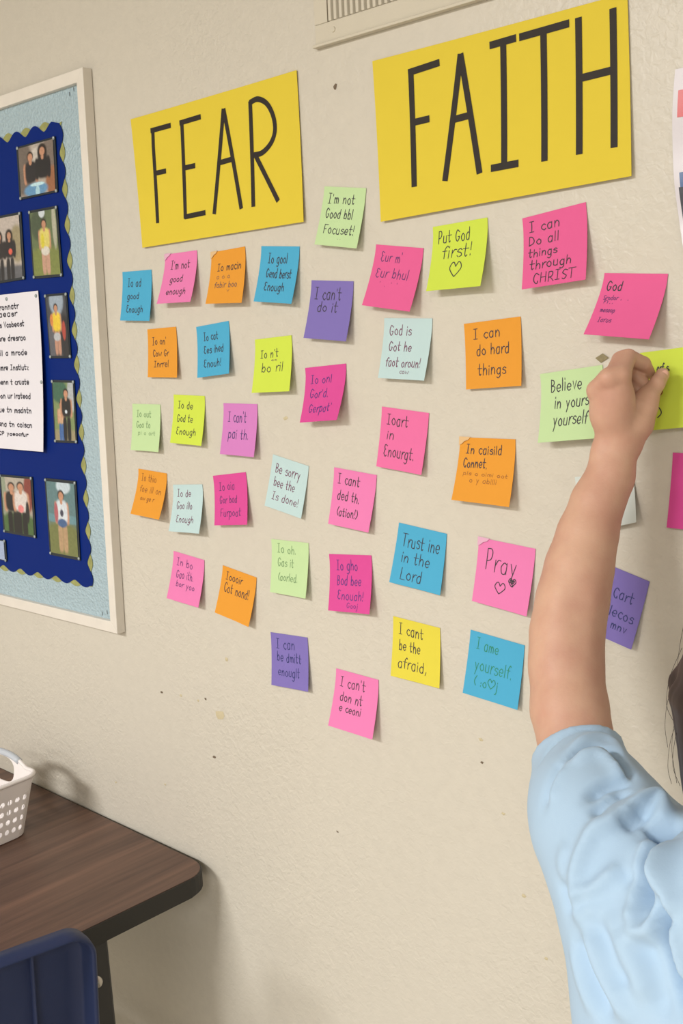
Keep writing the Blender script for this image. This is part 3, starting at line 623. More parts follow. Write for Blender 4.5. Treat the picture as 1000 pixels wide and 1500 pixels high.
# ------------------------------------------------------------------ poster at the right edge, tape scrap
a, b2 = W(986.5, 101, .004)[[0, 2]], W(988.5, 330, .006)[[0, 2]]
bz = W(998, 410, .010)[2]
M_sleeve = mat('plastic_sleeved_print', rgb(208, 203, 209), .3, .4, noise=.01, coat=.2)
po, psurf = paper('wall_poster', [a, a + [.42, 0], np.array([a[0] + .42, bz]), np.array([a[0] + .020, bz])], M_sleeve, lambda u, v: .0012 + .008 * v ** 3 + .002 * math.sin(9 * v) ** 2 * v, .0005, 14, 20, (-.010, 0))
tag(po, 'white poster in a clear sleeve with red and blue blocks, at the right picture edge', 'poster')
def patch(name, u0, v0, u1, v1, m, lift=.0004, n=6):
    vs = []; fs = []
    for j in range(n + 1):
        for i in range(n + 1):
            p, nn = psurf(u0 + (u1 - u0) * i / n, v0 + (v1 - v0) * j / n); vs.append(p + nn * lift)
    for j in range(n):
        for i in range(n): k = j * (n + 1) + i; fs.append((k, k + 1, k + n + 2, k + n + 1))
    mesh_obj(name, vs, fs, m, po)
patch('red_block', .012, .10, .30, .225, mat('red_print', rgb(206, 92, 96), .3))
patch('inner_block', .045, .135, .27, .195, M_sleeve, .0007)
patch('blue_block', .014, .485, .9, .555, mat('blue_print', rgb(62, 92, 142), .3))
patch('dark_block', .010, .555, .9, .735, mat('dark_print', rgb(44, 46, 58), .3))
patch('pale_block', .045, .575, .87, .705, mat('peach_print', rgb(214, 190, 176), .3), .0007)
tp = W(881, 525, .001)
ts, _ = paper('tape_scrap', [np.array([tp[0] - .0075, tp[2] + .0005]), np.array([tp[0] + .001, tp[2] + .005]), np.array([tp[0] + .008, tp[2] + .0005]), np.array([tp[0] - .001, tp[2] - .0045])], mat('olive_tape', rgb(132, 122, 88), .4, noise=.3, nscale=300), lambda u, v: .001, .0004, 3, 3)
tag(ts, 'tiny olive scrap of tape stuck on the wall above the green Believe note', 'tape')

# ------------------------------------------------------------------ table
TZ = .745; th = math.radians(-1.1)
tb = empty('classroom_table', (-1.7, -.38, 0), 'dark walnut laminate classroom table with black edge, pushed against the wall', 'table', rz=0)
M_wood = bpy.data.materials.new('walnut_laminate'); M_wood.use_nodes = True
def wood():
    nt = M_wood.node_tree; b = nt.nodes['Principled BSDF']; L = nt.links.new
    b.inputs['Roughness'].default_value = .42; b.inputs['Specular IOR Level'].default_value = .4
    tc = nt.nodes.new('ShaderNodeTexCoord'); mp = nt.nodes.new('ShaderNodeMapping'); mp.inputs['Scale'].default_value = (44, 2.0, 10); mp.inputs['Rotation'].default_value = (0, 0, math.radians(8))
    L(tc.outputs['Object'], mp.inputs[0])
    n = nt.nodes.new('ShaderNodeTexNoise'); n.inputs['Scale'].default_value = 1.4; n.inputs['Detail'].default_value = 8; n.inputs['Roughness'].default_value = .62; n.inputs['Distortion'].default_value = .5
    L(mp.outputs[0], n.inputs['Vector'])
    cr = nt.nodes.new('ShaderNodeValToRGB'); e = cr.color_ramp.elements
    e[0].position = .3; e[0].color = rgb(76, 56, 48); e[1].position = .78; e[1].color = rgb(126, 94, 78)
    x = e.new(.5); x.color = rgb(98, 74, 62)
    L(n.outputs['Fac'], cr.inputs[0]); L(cr.outputs[0], b.inputs['Base Color'])
wood()
M_black = mat('black_edge_plastic', rgb(40, 38, 34), .5, .4)
def rrect(x0, y0, x1, y1, r, n=8):
    out = []
    for cx, cy, a0 in ((x1 - r, y1 - r, 0), (x0 + r, y1 - r, 90), (x0 + r, y0 + r, 180), (x1 - r, y0 + r, 270)):
        for k in range(n + 1):
            a = math.radians(a0 + 90 * k / n); out.append((cx + r * math.cos(a), cy + r * math.sin(a)))
    return out
def rot(p, c=(-1.222, -.012), a=th): x, y = p[0] - c[0], p[1] - c[1]; return (c[0] + x * math.cos(a) - y * math.sin(a), c[1] + x * math.sin(a) + y * math.cos(a))
def prism(name, outline, z0, z1, m, parent, bev=0, rotf=rot):
    bm = bmesh.new(); t = [bm.verts.new((*rotf(p), z1)) for p in outline]; u = [bm.verts.new((*rotf(p), z0)) for p in outline]
    f1 = bm.faces.new(t); f2 = bm.faces.new(u[::-1]); n = len(outline)
    for i in range(n): bm.faces.new((t[i], u[i], u[(i + 1) % n], t[(i + 1) % n]))
    if bev: bmesh.ops.bevel(bm, geom=[e for e in bm.edges if len({round(v.co.z, 5) for v in e.verts}) == 1], offset=bev, segments=3, profile=.5, affect='EDGES')
    return bm_obj(name, bm, m, parent)
TX0, TX1, TY0, TY1 = -2.16, -1.222, -.78, -.012
prism('edge_band', rrect(TX0, TY0, TX1, TY1, .045), TZ - .030, TZ - .0008, M_black, tb, .0025)
prism('table_top', rrect(TX0 + .0025, TY0 + .0025, TX1 - .0025, TY1 - .0025, .043), TZ - .028, TZ, M_wood, tb, .0006)
M_leg = mat('black_metal_leg', rgb(34, 32, 30), .4, .5)
lp = Wz(156, 1386, .712)
for x0 in (lp[0] - .028, TX0 + .1):
    s = 1 if x0 > -1.6 else -1
    for y0 in (lp[1], -.735):
        bm = bmesh.new(); box_bm(bm, (x0 - .014, y0 - .022, .012), (x0 + .014, y0 + .012, TZ - .031), .004)
        for v in bm.verts: v.co.x += s * .022 * (1 - v.co.z / TZ)
        lg = bm_obj('leg', bm, M_leg, tb)
        box('rubber_foot', (x0 - .016 + s * .0215, y0 - .024, .0), (x0 + .016 + s * .0215, y0 + .014, .013), M_black, lg, .002)
    box('top_rail', (x0 - .016, -.72, TZ - .05), (x0 + .010, lp[1] + .01, TZ - .0305), M_leg, tb, .003)

# ------------------------------------------------------------------ basket
M_plastic = mat('white_plastic', rgb(232, 226, 224), .4, .5, noise=.01)
M_grip = mat('grey_soft_grip', rgb(186, 192, 200), .5)
bk = empty('plastic_basket', (-1.64, -.255, TZ), 'white perforated plastic basket with grey grip, on the walnut table', 'basket', rz=0)
bxc, byc = -1.638, -.253; hw, hd, HB = .0965, .145, .1
def bpt(s, t, side, out=0.0):
    """side 0 right, 1 back, 2 left, 3 front; s in -1..1 along it, t 0..1 up"""
    f = .86 + .14 * t; r = .022
    if side in (0, 2): x, y = hw * f + out, s * (hd * f - 0)
    else: x, y = hd * f + out, s * (hw * f - 0)
    L_ = (hd if side in (0, 2) else hw) * f
    e = min(max(0, abs(y) - (L_ - r)) / r, 1) * math.pi / 4      # round off the corners
    if e > 0: x = x - r * (1 - math.cos(e)); y = math.copysign(L_ - r + r * math.sin(e), y)
    a = [0, 90, 180, 270][side]; ca, sa = math.cos(math.radians(a)), math.sin(math.radians(a))
    X, Y = x * ca - y * sa, x * sa + y * ca
    an = math.radians(3.0)
    z = TZ + .002 + HB * t
    return np.array([bxc + X * math.cos(an) - Y * math.sin(an), byc + X * math.sin(an) + Y * math.cos(an), z])
def arch(s, side):
    if side in (1, 3): return .016 * max(0, 1 - (abs(s) / .62) ** 2.4) 
    return 0
def bp2(s, t, side, out=0.0):
    p = bpt(s, t, side, out); p[2] += arch(s, side) * max(0, (t - .6) / .4); return p
def cell(bm, side, s0, s1, t0, t1, hole=None, seg=12, pw=2):
    C = lambda s, t: bm.verts.new(tuple(bp2(s, t, side)))
    if hole is None:
        n = max(1, int((s1 - s0) / .08))
        for k in range(n):
            a, b = s0 + (s1 - s0) * k / n, s0 + (s1 - s0) * (k + 1) / n
            bm.faces.new((C(a, t0), C(b, t0), C(b, t1), C(a, t1)))
        return
    cs, ct = (s0 + s1) / 2, (t0 + t1) / 2; rs, rt = hole; o_ = []; i_ = []
    for k in range(seg):
        a = 2 * math.pi * (k + .5) / seg if seg % 8 else 2 * math.pi * k / seg
        c, s = math.cos(a), math.sin(a); m = max(abs(c), abs(s))
        o_.append(C(cs + (s1 - s0) / 2 * c / m, ct + (t1 - t0) / 2 * s / m))
        rr = (abs(c) ** pw + abs(s) ** pw) ** (-1 / pw)
        i_.append(C(cs + rs * c * rr, ct + rt * s * rr))
    for k in range(seg):
        k2 = (k + 1) % seg; bm.faces.new((o_[k], o_[k2], i_[k2], i_[k]))
for side in range(4):
    bm = bmesh.new(); L_ = hd if side in (0, 2) else hw
    if side in (0, 2):
        ncol = 18; m = 1 - .03; e = .90; rows = [(.08, .25), (.25, .42), (.42, .59), (.59, .76)]
        ds = 2 * e / ncol
        for (t0, t1) in rows:
            cell(bm, side, -1, -e, t0, t1); cell(bm, side, e, 1, t0, t1)
            for k in range(ncol): cell(bm, side, -e + ds * k, -e + ds * (k + 1), t0, t1, (.0046 / L_, .0046 / HB), 16)
        cell(bm, side, -1, 1, 0, .08); cell(bm, side, -1, 1, .76, 1)
    else:
        ncol = 22; e = .86; ds = 2 * e / ncol
        for (t0, t1) in [(.1, .27), (.27, .44), (.44, .61)]:
            cell(bm, side, -1, -e, t0, t1); cell(bm, side, e, 1, t0, t1)
            for k in range(ncol): cell(bm, side, -e + ds * k, -e + ds * (k + 1), t0, t1, (.0016 / L_, .0058 / HB), 16, 4)
        cell(bm, side, -1, 1, 0, .1); cell(bm, side, -1, -.46, .61, 1); cell(bm, side, .46, 1, .61, 1)
        cell(bm, side, -.46, .46, .61, 1.0, (.34, .15), 24, 3)
    bmesh.ops.remove_doubles(bm, verts=bm.verts, dist=.0002)
    bmesh.ops.recalc_face_normals(bm, faces=bm.faces)
    o = bm_obj('side_wall', bm, M_plastic, bk)
    md = o.modifiers.new('s', 'SOLIDIFY'); md.thickness = .0018; md.offset = 0
ring = []
for side in range(4):
    for k in range(40): ring.append(Vector(bp2(-1 + 2 * k / 40, 1.0, side, .0012)))
vs, fs = tube(None, ring + ring[:1], .0034, None, None, 8)
mesh_obj('rim', vs, fs, M_plastic, bk, True)
bm = bmesh.new(); f = [bm.verts.new(tuple(bpt(-1 + 2 * k / 12, 0, sd))) for sd in range(4) for k in range(12)]
bm.faces.new(f); o = bm_obj('bottom', bm, M_plastic, bk); md = o.modifiers.new('s', 'SOLIDIFY'); md.thickness = .002; md.offset = 0
for side in (1, 3):
    pts = [bp2(-.44 + .88 * k / 14, 1.0, side, .0008) + np.array([0, 0, -.001]) for k in range(15)]
    tube('grip', pts, .0056, M_grip, bk, 12)

# ------------------------------------------------------------------ school chair (seen from behind)
M_navy = mat('navy_chair_plastic', rgb(36, 48, 84), .5, .4, noise=.05, nscale=20, bump=.12, bscale=500)
M_chrome = mat('chrome_tube', rgb(176, 170, 160), .25, .5, .9)
ch = empty('school_chair', (-1.4, -.45, 0), 'navy plastic school chair with metal frame, seen from behind at the table end', 'chair')
ce = np.array([-1.101, -.3115, .8325])                    # upper right corner of the back as seen from behind
uu = np.array([.20, .98, 0]); uu /= np.linalg.norm(uu); nn = np.array([uu[1], -uu[0], 0]); zz = np.array([0, 0, 1.0])
CWd, CH = .37, .30
cc = ce - uu * CWd / 2
def back_pt(a, b, d=0):
    """a across (-.5..5 of width), b down from the rim (m), d towards the rear"""
    curve = -.010 * (2 * a) ** 2
    lean = -.10 * b
    return cc + uu * a * CWd + nn * (curve * 1 + lean + d) - zz * b
def outline(k, n, r, inset=0):
    P = []; hwid = CWd / 2 - inset
    top = rrect(-hwid, -CH + inset, hwid, -inset, max(r - inset, .006), 10)
    return top
def shell():
    bm = bmesh.new(); rings = []
    for inset, d in [(0.0, .028), (.003, .0295), (.006, .025), (.009, .006), (.013, .0), (.03, -.001), (.07, -.001), (.11, -.001), (.142, -.001)]:
        out = outline(0, 0, .036, inset)
        rings.append([bm.verts.new(tuple(back_pt(x / CWd, -y, d))) for x, y in out])
    inner = []
    for inset, d in [(0.0, .028), (-.0012, .012), (.0, -.003), (.006, -.006), (.03, -.006), (.07, -.006), (.11, -.006), (.142, -.006)]:
        out = outline(0, 0, .036, inset)
        inner.append([bm.verts.new(tuple(back_pt(x / CWd, -y, d))) for x, y in out])
    n = len(rings[0])
    for A in (rings, inner):
        for r1, r2 in zip(A, A[1:]):
            for i in range(n): bm.faces.new((r1[i], r1[(i + 1) % n], r2[(i + 1) % n], r2[i]))
        c = bm.verts.new(sum((v.co for v in A[-1]), Vector()) / n)
        for i in range(n): bm.faces.new((A[-1][i], A[-1][(i + 1) % n], c))
    bmesh.ops.remove_doubles(bm, verts=bm.verts, dist=.0003)
    return bm_obj('backrest', bm, M_navy, ch, True)
shell()
for a0 in (.30, -.30):                                  # moulded ribs on the rear of the back
    bm = bmesh.new(); L_ = []
    for k in range(13):
        b = .016 + (CH - .03) * k / 12; w = .0022 + .0012 * (k / 12) + (.02 * max(0, (k - 7) / 5) ** 2); h = .005 + .005 * (k / 12)
        L_.append([bm.verts.new(tuple(back_pt(a0 + s * w / CWd, b, hh))) for s, hh in ((-1, -.0025), (-.35, h), (.35, h), (1, -.0025))])
    for r1, r2 in zip(L_, L_[1:]):
        for i in range(3): bm.faces.new((r1[i], r1[i + 1], r2[i + 1], r2[i]))
    bm_obj('back_rib', bm, M_navy, ch, True)
fw = -nn
sc_ = cc - zz * .33
def seat_pt(a, f, d=0): return np.array([cc[0], cc[1], .45]) + uu * a * .42 + fw * (f + .06) + zz * (.02 * (2 * a) ** 2 - .02 * math.sin(min(1, f / .4) * math.pi) + d)
bm = bmesh.new(); g = [[bm.verts.new(tuple(seat_pt((i / 12 - .5) * (1 - .12 * abs(j / 12 - .5) ** 2), .42 * j / 12, -.02 * max(0, (j - 10) / 2)))) for i in range(13)] for j in range(13)]
for j in range(12):
    for i in range(12): bm.faces.new((g[j][i], g[j][i + 1], g[j + 1][i + 1], g[j + 1][i]))
o = bm_obj('seat', bm, M_navy, ch, True); md = o.modifiers.new('s', 'SOLIDIFY'); md.thickness = .006; md.offset = -1
for s in (-1, 1):
    u_ = uu * s
    top = back_pt(s * .40, .12, -.016); low = np.array([cc[0], cc[1], .44]) + u_ * .155 + fw * .05
    tube('back_tube', spline([top, back_pt(s * .42, .25, -.016), low + zz * .06, low - zz * .012, low + fw * .1 - zz * .014, low + fw * .3 - zz * .014], 6), .010, M_chrome, ch)
    tube('leg', [low - zz * .01 + fw * .06, np.array([*(low + u_ * .02 - fw * .07)[:2], .004])], .011, M_chrome, ch)
    tube('leg', [low - zz * .01 + fw * .27, np.array([*(low + u_ * .02 + fw * .37)[:2], .004])], .011, M_chrome, ch)
    for b in (.085, .17):
        p = back_pt(s * .5, b, .006); bm = bmesh.new(); bmesh.ops.create_uvsphere(bm, u_segments=12, v_segments=8, radius=.0075, matrix=Matrix.Translation(tuple(p + u_ * .005 + nn * .006)))
        bm_obj('rivet', bm, M_chrome, ch, True)
#PART3
# ------------------------------------------------------------------ the person: surfaces grown from smooth distance fields
def axis(lo, hi, fine, df, dc):
    """grid coordinates, fine inside the interval fine"""
    out = [lo]
    while out[-1] < hi:
        x = out[-1]
        d = 0 if fine[0] <= x <= fine[1] else min(abs(x - fine[0]), abs(x - fine[1]))
        out.append(x + min(dc, df + .18 * d))
    return np.array(out, np.float32)
class Field:
    def __init__(s, X, Y, Z): s.A = (X, Y, Z); s.D = np.full((len(X), len(Y), len(Z)), .2, np.float32)
    def sub(s, lo, hi):
        sl = []
        for a, l, h in zip(s.A, lo, hi):
            i0 = max(0, np.searchsorted(a, l) - 1); i1 = min(len(a), np.searchsorted(a, h) + 1)
            if i1 <= i0: return None, None
            sl.append(slice(int(i0), int(i1)))
        g = np.meshgrid(*[a[q] for a, q in zip(s.A, sl)], indexing='ij', sparse=True)
        return tuple(sl), g
    def apply(s, d, sl, k, mode='add'):
        a = s.D[sl]
        if mode == 'sub': a, d = -a, d
        if k > 0:
            h = np.maximum(k - np.abs(a - d), 0) / k; r = np.minimum(a, d) - h * h * k * .25
        else: r = np.minimum(a, d)
        s.D[sl] = -r if mode == 'sub' else r
    def cone(s, a, b, ra, rb, k=.006, mode='add', flat=None):
        a = np.array(a, float); b = np.array(b, float); m = max(ra, rb) + .03 + k
        sl, g = s.sub(np.minimum(a, b) - m, np.maximum(a, b) + m)
        if sl is None: return
        ba = b - a; bb = float(ba @ ba) + 1e-12
        p = [g[i] - a[i] for i in range(3)]
        t = np.clip((p[0] * ba[0] + p[1] * ba[1] + p[2] * ba[2]) / bb, 0, 1)
        q = [p[i] - ba[i] * t for i in range(3)]
        if flat is not None:                           # squash along a direction: (dir, factor)
            fd, ff = np.array(flat[0], float), flat[1]; fd /= np.linalg.norm(fd)
            w = q[0] * fd[0] + q[1] * fd[1] + q[2] * fd[2]
            d2 = q[0] ** 2 + q[1] ** 2 + q[2] ** 2 - w ** 2 + (w * ff) ** 2
        else: d2 = q[0] ** 2 + q[1] ** 2 + q[2] ** 2
        s.apply((np.sqrt(d2) - (ra + (rb - ra) * t)).astype(np.float32), sl, k, mode)
    def chain(s, pts, rs, k=.006, k0=None, flat=None):
        for i in range(len(pts) - 1): s.cone(pts[i], pts[i + 1], rs[i], rs[i + 1], k, flat=flat)
    def ell(s, c, r, k=.01, mode='add', rotz=0, pad=.03):
        c = np.array(c, float); r = np.array(r, float); m = r.max() + pad + k
        sl, g = s.sub(c - m, c + m)
        if sl is None: return
        p = [g[i] - c[i] for i in range(3)]
        ca, sa = math.cos(rotz), math.sin(rotz); x = p[0] * ca + p[1] * sa; y = -p[0] * sa + p[1] * ca
        q = np.sqrt((x / r[0]) ** 2 + (y / r[1]) ** 2 + (p[2] / r[2]) ** 2) + 1e-6
        q2 = np.sqrt((x / r[0] ** 2) ** 2 + (y / r[1] ** 2) ** 2 + (p[2] / r[2] ** 2) ** 2) + 1e-6
        s.apply((q * (q - 1) / q2).astype(np.float32), sl, k, mode)
    def mesh(s, name, m, parent=None):
        D = s.D; X, Y, Z = s.A
        D[0], D[-1], D[:, 0], D[:, -1], D[:, :, 0], D[:, :, -1] = .1, .1, .1, .1, .1, .1
        I = D < 0; nx, ny, nz = D.shape
        c = np.zeros((nx - 1, ny - 1, nz - 1), np.int8)
        for dx in (0, 1):
            for dy in (0, 1):
                for dz in (0, 1): c += I[dx:nx - 1 + dx, dy:ny - 1 + dy, dz:nz - 1 + dz]
        cells = np.argwhere((c > 0) & (c < 8)); ids = np.full(c.shape, -1, np.int64); ids[tuple(cells.T)] = np.arange(len(cells))
        S_ = np.zeros((len(cells), 3)); W_ = np.zeros(len(cells))
        co = [X, Y, Z]
        corners = [(0, 0, 0), (1, 0, 0), (0, 1, 0), (1, 1, 0), (0, 0, 1), (1, 0, 1), (0, 1, 1), (1, 1, 1)]
        for a in range(8):
            for ax in range(3):
                if corners[a][ax]: continue
                A_ = cells + corners[a]; B_ = A_.copy(); B_[:, ax] += 1
                da = D[tuple(A_.T)]; db = D[tuple(B_.T)]; msk = (da < 0) != (db < 0)
                t = np.where(msk, da / np.where(msk, da - db, 1), 0)
                for q in range(3):
                    pa = co[q][A_[:, q]]; pb = co[q][B_[:, q]]; S_[:, q] += np.where(msk, pa + (pb - pa) * t, 0)
                W_ += msk
        V = S_ / W_[:, None]
        F = []
        for ax in range(3):
            u, v = (ax + 1) % 3, (ax + 2) % 3
            sl0 = [slice(None)] * 3; sl1 = [slice(None)] * 3; sl0[ax] = slice(0, -1); sl1[ax] = slice(1, None)
            e = I[tuple(sl0)] != I[tuple(sl1)]
            P = np.argwhere(e); P = P[(P[:, u] > 0) & (P[:, v] > 0)]
            inside = I[tuple(P.T)]
            def idx(du, dv):
                Q = P.copy(); Q[:, u] -= du; Q[:, v] -= dv; return ids[tuple(Q.T)]
            q = np.stack([idx(1, 1), idx(0, 1), idx(0, 0), idx(1, 0)], 1)
            q[~inside] = q[~inside][:, ::-1]
            F.append(q)
        F = np.concatenate(F)
        F = F[(F >= 0).all(1)]
        me = bpy.data.meshes.new(name)
        me.vertices.add(len(V)); me.vertices.foreach_set('co', V.astype(np.float32).ravel())
        me.loops.add(F.size); me.loops.foreach_set('vertex_index', F.astype(np.int32).ravel())
        me.polygons.add(len(F)); me.polygons.foreach_set('loop_start', np.arange(0, F.size, 4, dtype=np.int32)); me.polygons.foreach_set('loop_total', np.full(len(F), 4, np.int32))
        me.polygons.foreach_set('use_smooth', np.ones(len(F), bool))
        me.update(calc_edges=True); me.validate(); me.materials.append(m)
        o = bpy.data.objects.new(name, me); COL.objects.link(o)
        if parent is not None: adopt(o, parent)
        return o

def skin_mat():
    m = mat('skin', rgb(200, 156, 132), .52, .35, sss=.12)
    nt = m.node_tree; b = nt.nodes['Principled BSDF']; L = nt.links.new; tc = nt.nodes.new('ShaderNodeTexCoord')
    n = nt.nodes.new('ShaderNodeTexNoise'); n.inputs['Scale'].default_value = 26; n.inputs['Detail'].default_value = 4
    L(tc.outputs['Object'], n.inputs['Vector'])
    mx = nt.nodes.new('ShaderNodeMix'); mx.data_type = 'RGBA'; mx.inputs[6].default_value = rgb(204, 164, 140); mx.inputs[7].default_value = rgb(192, 146, 126)
    mr = nt.nodes.new('ShaderNodeMapRange'); mr.inputs[1].default_value = .35; mr.inputs[2].default_value = .7; L(n.outputs['Fac'], mr.inputs[0]); L(mr.outputs[0], mx.inputs[0]); L(mx.outputs[2], b.inputs['Base Color'])
    n2 = nt.nodes.new('ShaderNodeTexNoise'); n2.inputs['Scale'].default_value = 420; n2.inputs['Detail'].default_value = 3; L(tc.outputs['Object'], n2.inputs['Vector'])
    bu = nt.nodes.new('ShaderNodeBump'); bu.inputs['Strength'].default_value = .18; bu.inputs['Distance'].default_value = .0008
    L(n2.outputs['Fac'], bu.inputs['Height']); L(bu.outputs[0], b.inputs['Normal'])
    return m
M_skin = skin_mat()
M_shirt = mat('light_blue_cotton', rgb(166, 192, 216), .9, .15, noise=.015, nscale=30, sheen=.15, bump=.12, bscale=900, bdist=.0006)
M_hair = mat('dark_brown_hair', rgb(44, 32, 28), .5, .4, noise=.3, nscale=60)
M_jeans = mat('dark_denim', rgb(48, 58, 84), .9, .1, noise=.1, nscale=200, bump=.2, bscale=800)
M_shoe = mat('grey_canvas_shoe', rgb(120, 122, 128), .8, noise=.05)
M_sole = mat('white_rubber_sole', rgb(220, 218, 212), .6)
M_nail = mat('fingernail', rgb(226, 178, 158), .28, .5)
M_eye = mat('eye_white', rgb(235, 230, 225), .2); M_iris = mat('dark_iris', rgb(50, 32, 24), .2); M_lip = mat('lips', rgb(186, 104, 94), .5)

def J(px, py, L, rpx=None):
    p = W(px, py, L)
    return (p, rpx / scale_at(p)) if rpx else p
# arm: centre line read from the photo, distance from the wall growing towards the shoulder
ARM = [J(901, 662, .066, 32), J(893, 700, .074, 32), J(875, 736, .086, 36), J(860, 784, .100, 41.5), J(848, 832, .114, 47), J(838, 880, .128, 50), J(830, 928, .142, 51), J(829, 976, .155, 51.5), J(834, 1040, .172, 54), J(846, 1100, .190, 50)]
SH = J(905, 1225, .255)                                # left shoulder
prsn = empty('person', (float(SH[0]) + .13, float(SH[1]) - .03, 0), 'person in light blue t-shirt with dark hair, left arm raised to the lime note', 'person')
NB = SH + np.array([.140, -.030, .020])                 # base of the neck
HC = NB + np.array([.021, .020, .108])                 # head centre
RS = NB + np.array([.135, -.030, -.030])               # right shoulder
hip = np.array([NB[0] - .005, NB[1] - .01, .66])
def build_body():
    X = axis(SH[0] - .22, NB[0] + .26, (W(860, 600, .08)[0] - .012, W(960, 560, .03)[0] + .015), .0013, .0055)
    Y = axis(hip[1] - .2, -.002, (-.115, -.004), .0013, .0055)
    Z = axis(-.003, HC[2] + .16 if HC[2] + .16 > 1.53 else 1.53, (W(900, 655, .07)[2], 1.505), .0013, .0055)
    f = Field(X, Y, Z)
    f.chain([a[0] for a in ARM], [a[1] * .99 for a in ARM], .012)
    f.cone(ARM[-1][0], SH + [.01, 0, -.02], ARM[-1][1] * .95, .030, .02)
    # torso, neck, head
    f.cone(SH + [0.012, 0, -.03], RS + [-.012, 0, -.01], .024, .034, .03, flat=((0, 1, 0), 1.0))
    for t, rx, ry in ((0.0, .070, .052), (.33, .078, .058), (.66, .076, .056), (1.0, .086, .064)):
        c = NB * (1 - t) + hip * t + np.array([0, 0, -.05 * (1 - t)]); f.ell(c, (rx, ry, .11), .05)
    f.cone(NB + [0, 0, -.03], HC + [0, -.012, -.05], .038, .036, .02)
    HR = -.25
    hd_ = lambda x, y, z: HC + np.array([x * math.cos(HR) - y * math.sin(HR), x * math.sin(HR) + y * math.cos(HR), z])
    f.ell(hd_(0, -.012, .018), (.070, .086, .084), .01, rotz=HR)
    f.ell(hd_(0, .026, -.030), (.054, .056, .072), .03, rotz=HR)
    f.cone(hd_(0, .066, -.078), hd_(0, .058, -.085), .018, .020, .02)         # chin
    f.cone(hd_(0, .080, .010), hd_(0, .097, -.022), .006, .0095, .010)         # nose
    f.cone(hd_(-.008, .086, -.026), hd_(.008, .086, -.026), .007, .007, .006)
    for s in (-1, 1):
        f.ell(hd_(s * .030, .088, .008), (.014, .012, .010), .012, 'sub')
        f.ell(hd_(s * .029, .072, .008), (.0125, .012, .012), .003)
        f.cone(hd_(s * .016, .082, .024), hd_(s * .042, .072, .024), .006, .004, .010)
        f.ell(hd_(s * .040, .058, -.028), (.018, .018, .020), .02)            # cheeks
        f.ell(hd_(s * .072, -.006, -.006), (.007, .016, .028), .006, rotz=HR + s * .35)  # ears
        f.ell(hd_(s * .079, .000, -.004), (.004, .008, .016), .003, 'sub', rotz=HR + s * .35)
    f.cone(hd_(-.017, .084, -.052), hd_(.017, .084, -.052), .0055, .0055, .006)
    f.cone(hd_(-.014, .083, -.060), hd_(.014, .083, -.060), .0055, .0055, .005)
    # legs
    for s in (-1, 1):
        h0 = hip + np.array([s * .055, 0, -.03]); kn = np.array([h0[0] + s * .006, h0[1] + .012, .39]); an = np.array([h0[0] + s * .006, h0[1] - .008, .075])
        f.cone(h0, kn, .062, .044, .03); f.cone(kn, an, .043, .028, .02); f.cone(kn + [0, -.014, -.07], an + [0, 0, .1], .036, .026, .02)
        f.cone(an + [0, -.008, -.035], an + [s * .012, .11, -.05], .026, .020, .02)
    # hanging right arm with a simple but five fingered hand
    el = RS + np.array([.045, -.02, -.20]); wr = el + np.array([.012, .045, -.175])
    f.cone(RS, el, .040, .031, .02); f.cone(el, wr, .031, .020, .015)
    pm = wr + np.array([.002, .014, -.055]); f.cone(wr, pm, .019, .022, .012, flat=((1, 0, 0), 1.45))
    for k, (dy, ln) in enumerate([(.024, .050), (.008, .057), (-.008, .053), (-.022, .042)]):
        a = pm + np.array([0, dy * .8, -.012]); b = a + np.array([-.004, dy * .15 + .002, -ln * .55]); c = b + np.array([-.012, 0, -ln * .45])
        f.cone(a, b, .0078, .0070, .003); f.cone(b, c, .0070, .0058, .002)
    a = wr + np.array([-.004, .024, -.020]); b = a + np.array([-.012, .022, -.028]); f.cone(wr + [-.002, .008, -.01], a, .012, .010, .01); f.cone(a, b, .0095, .0075, .004); f.cone(b, b + [-.002, .004, -.018], .0075, .0062, .002)
    # ---- the raised left hand, back of the hand towards the room
    wrist = ARM[0]
    palm = [((901, 655, .064), (876, 578, .082), 22, 12.5), ((903, 650, .064), (884, 563, .086), 24, 13.5), ((906, 645, .064), (898, 553, .086), 25, 13.5), ((909, 645, .062), (910, 552, .080), 25, 13.0)]
    for a, b, ra, rb in palm:
        A_, ra_ = J(*a, ra); B_, rb_ = J(*b, rb); f.cone(A_, B_, ra_, rb_, .009)
    A_, ra_ = J(892, 606, .076, 26); f.cone(A_, J(901, 585, .077), ra_, ra_ * .9, .010)
    # thenar and thumb
    def ch(pts, k=.003, kr=.006):
        P = [J(*p) for p in pts]
        for i in range(len(P) - 1): f.cone(P[i][0], P[i + 1][0], P[i][1], P[i + 1][1], kr if i == 0 else k)
    ch([(914, 648, .060, 24), (930, 618, .052, 26), (943, 594, .047, 19), (948, 582, .044, 14.5)], .006, .008)
    # fingers curl in front of the palm, then close on the thumb
    ch([(873, 574, .083, 12), (886, 566, .058, 10.5), (908, 580, .038, 9.0), (922, 586, .040, 8)], .0015, .005)
    ch([(882, 562, .088, 12), (898, 548, .056, 11), (916, 561, .036, 10.2), (932, 571, .036, 9.6)], .0015, .005)
    ch([(895, 553, .088, 12.5), (908, 527, .056, 12), (926, 546, .036, 11.0), (940, 560, .034, 10.2)], .0015, .005)
    ch([(910, 549, .082, 12.5), (920, 523, .054, 11.8), (942, 533, .036, 10.8), (950, 546, .024, 9.2)], .0012, .005)
    ch([(940, 592, .047, 15.5), (950, 580, .042, 13.5), (962, 562, .034, 11.6), (970, 549, .024, 10.2)], .002, .006)
    # knuckles
    for p in ((870, 569, .0875, 8), (889, 553, .0915, 10)):
        c, r = J(*p); f.ell(c, (r, r, r), .008)
    g_ = [J(849, 870, .166), J(860, 925, .181), J(868, 985, .197)]
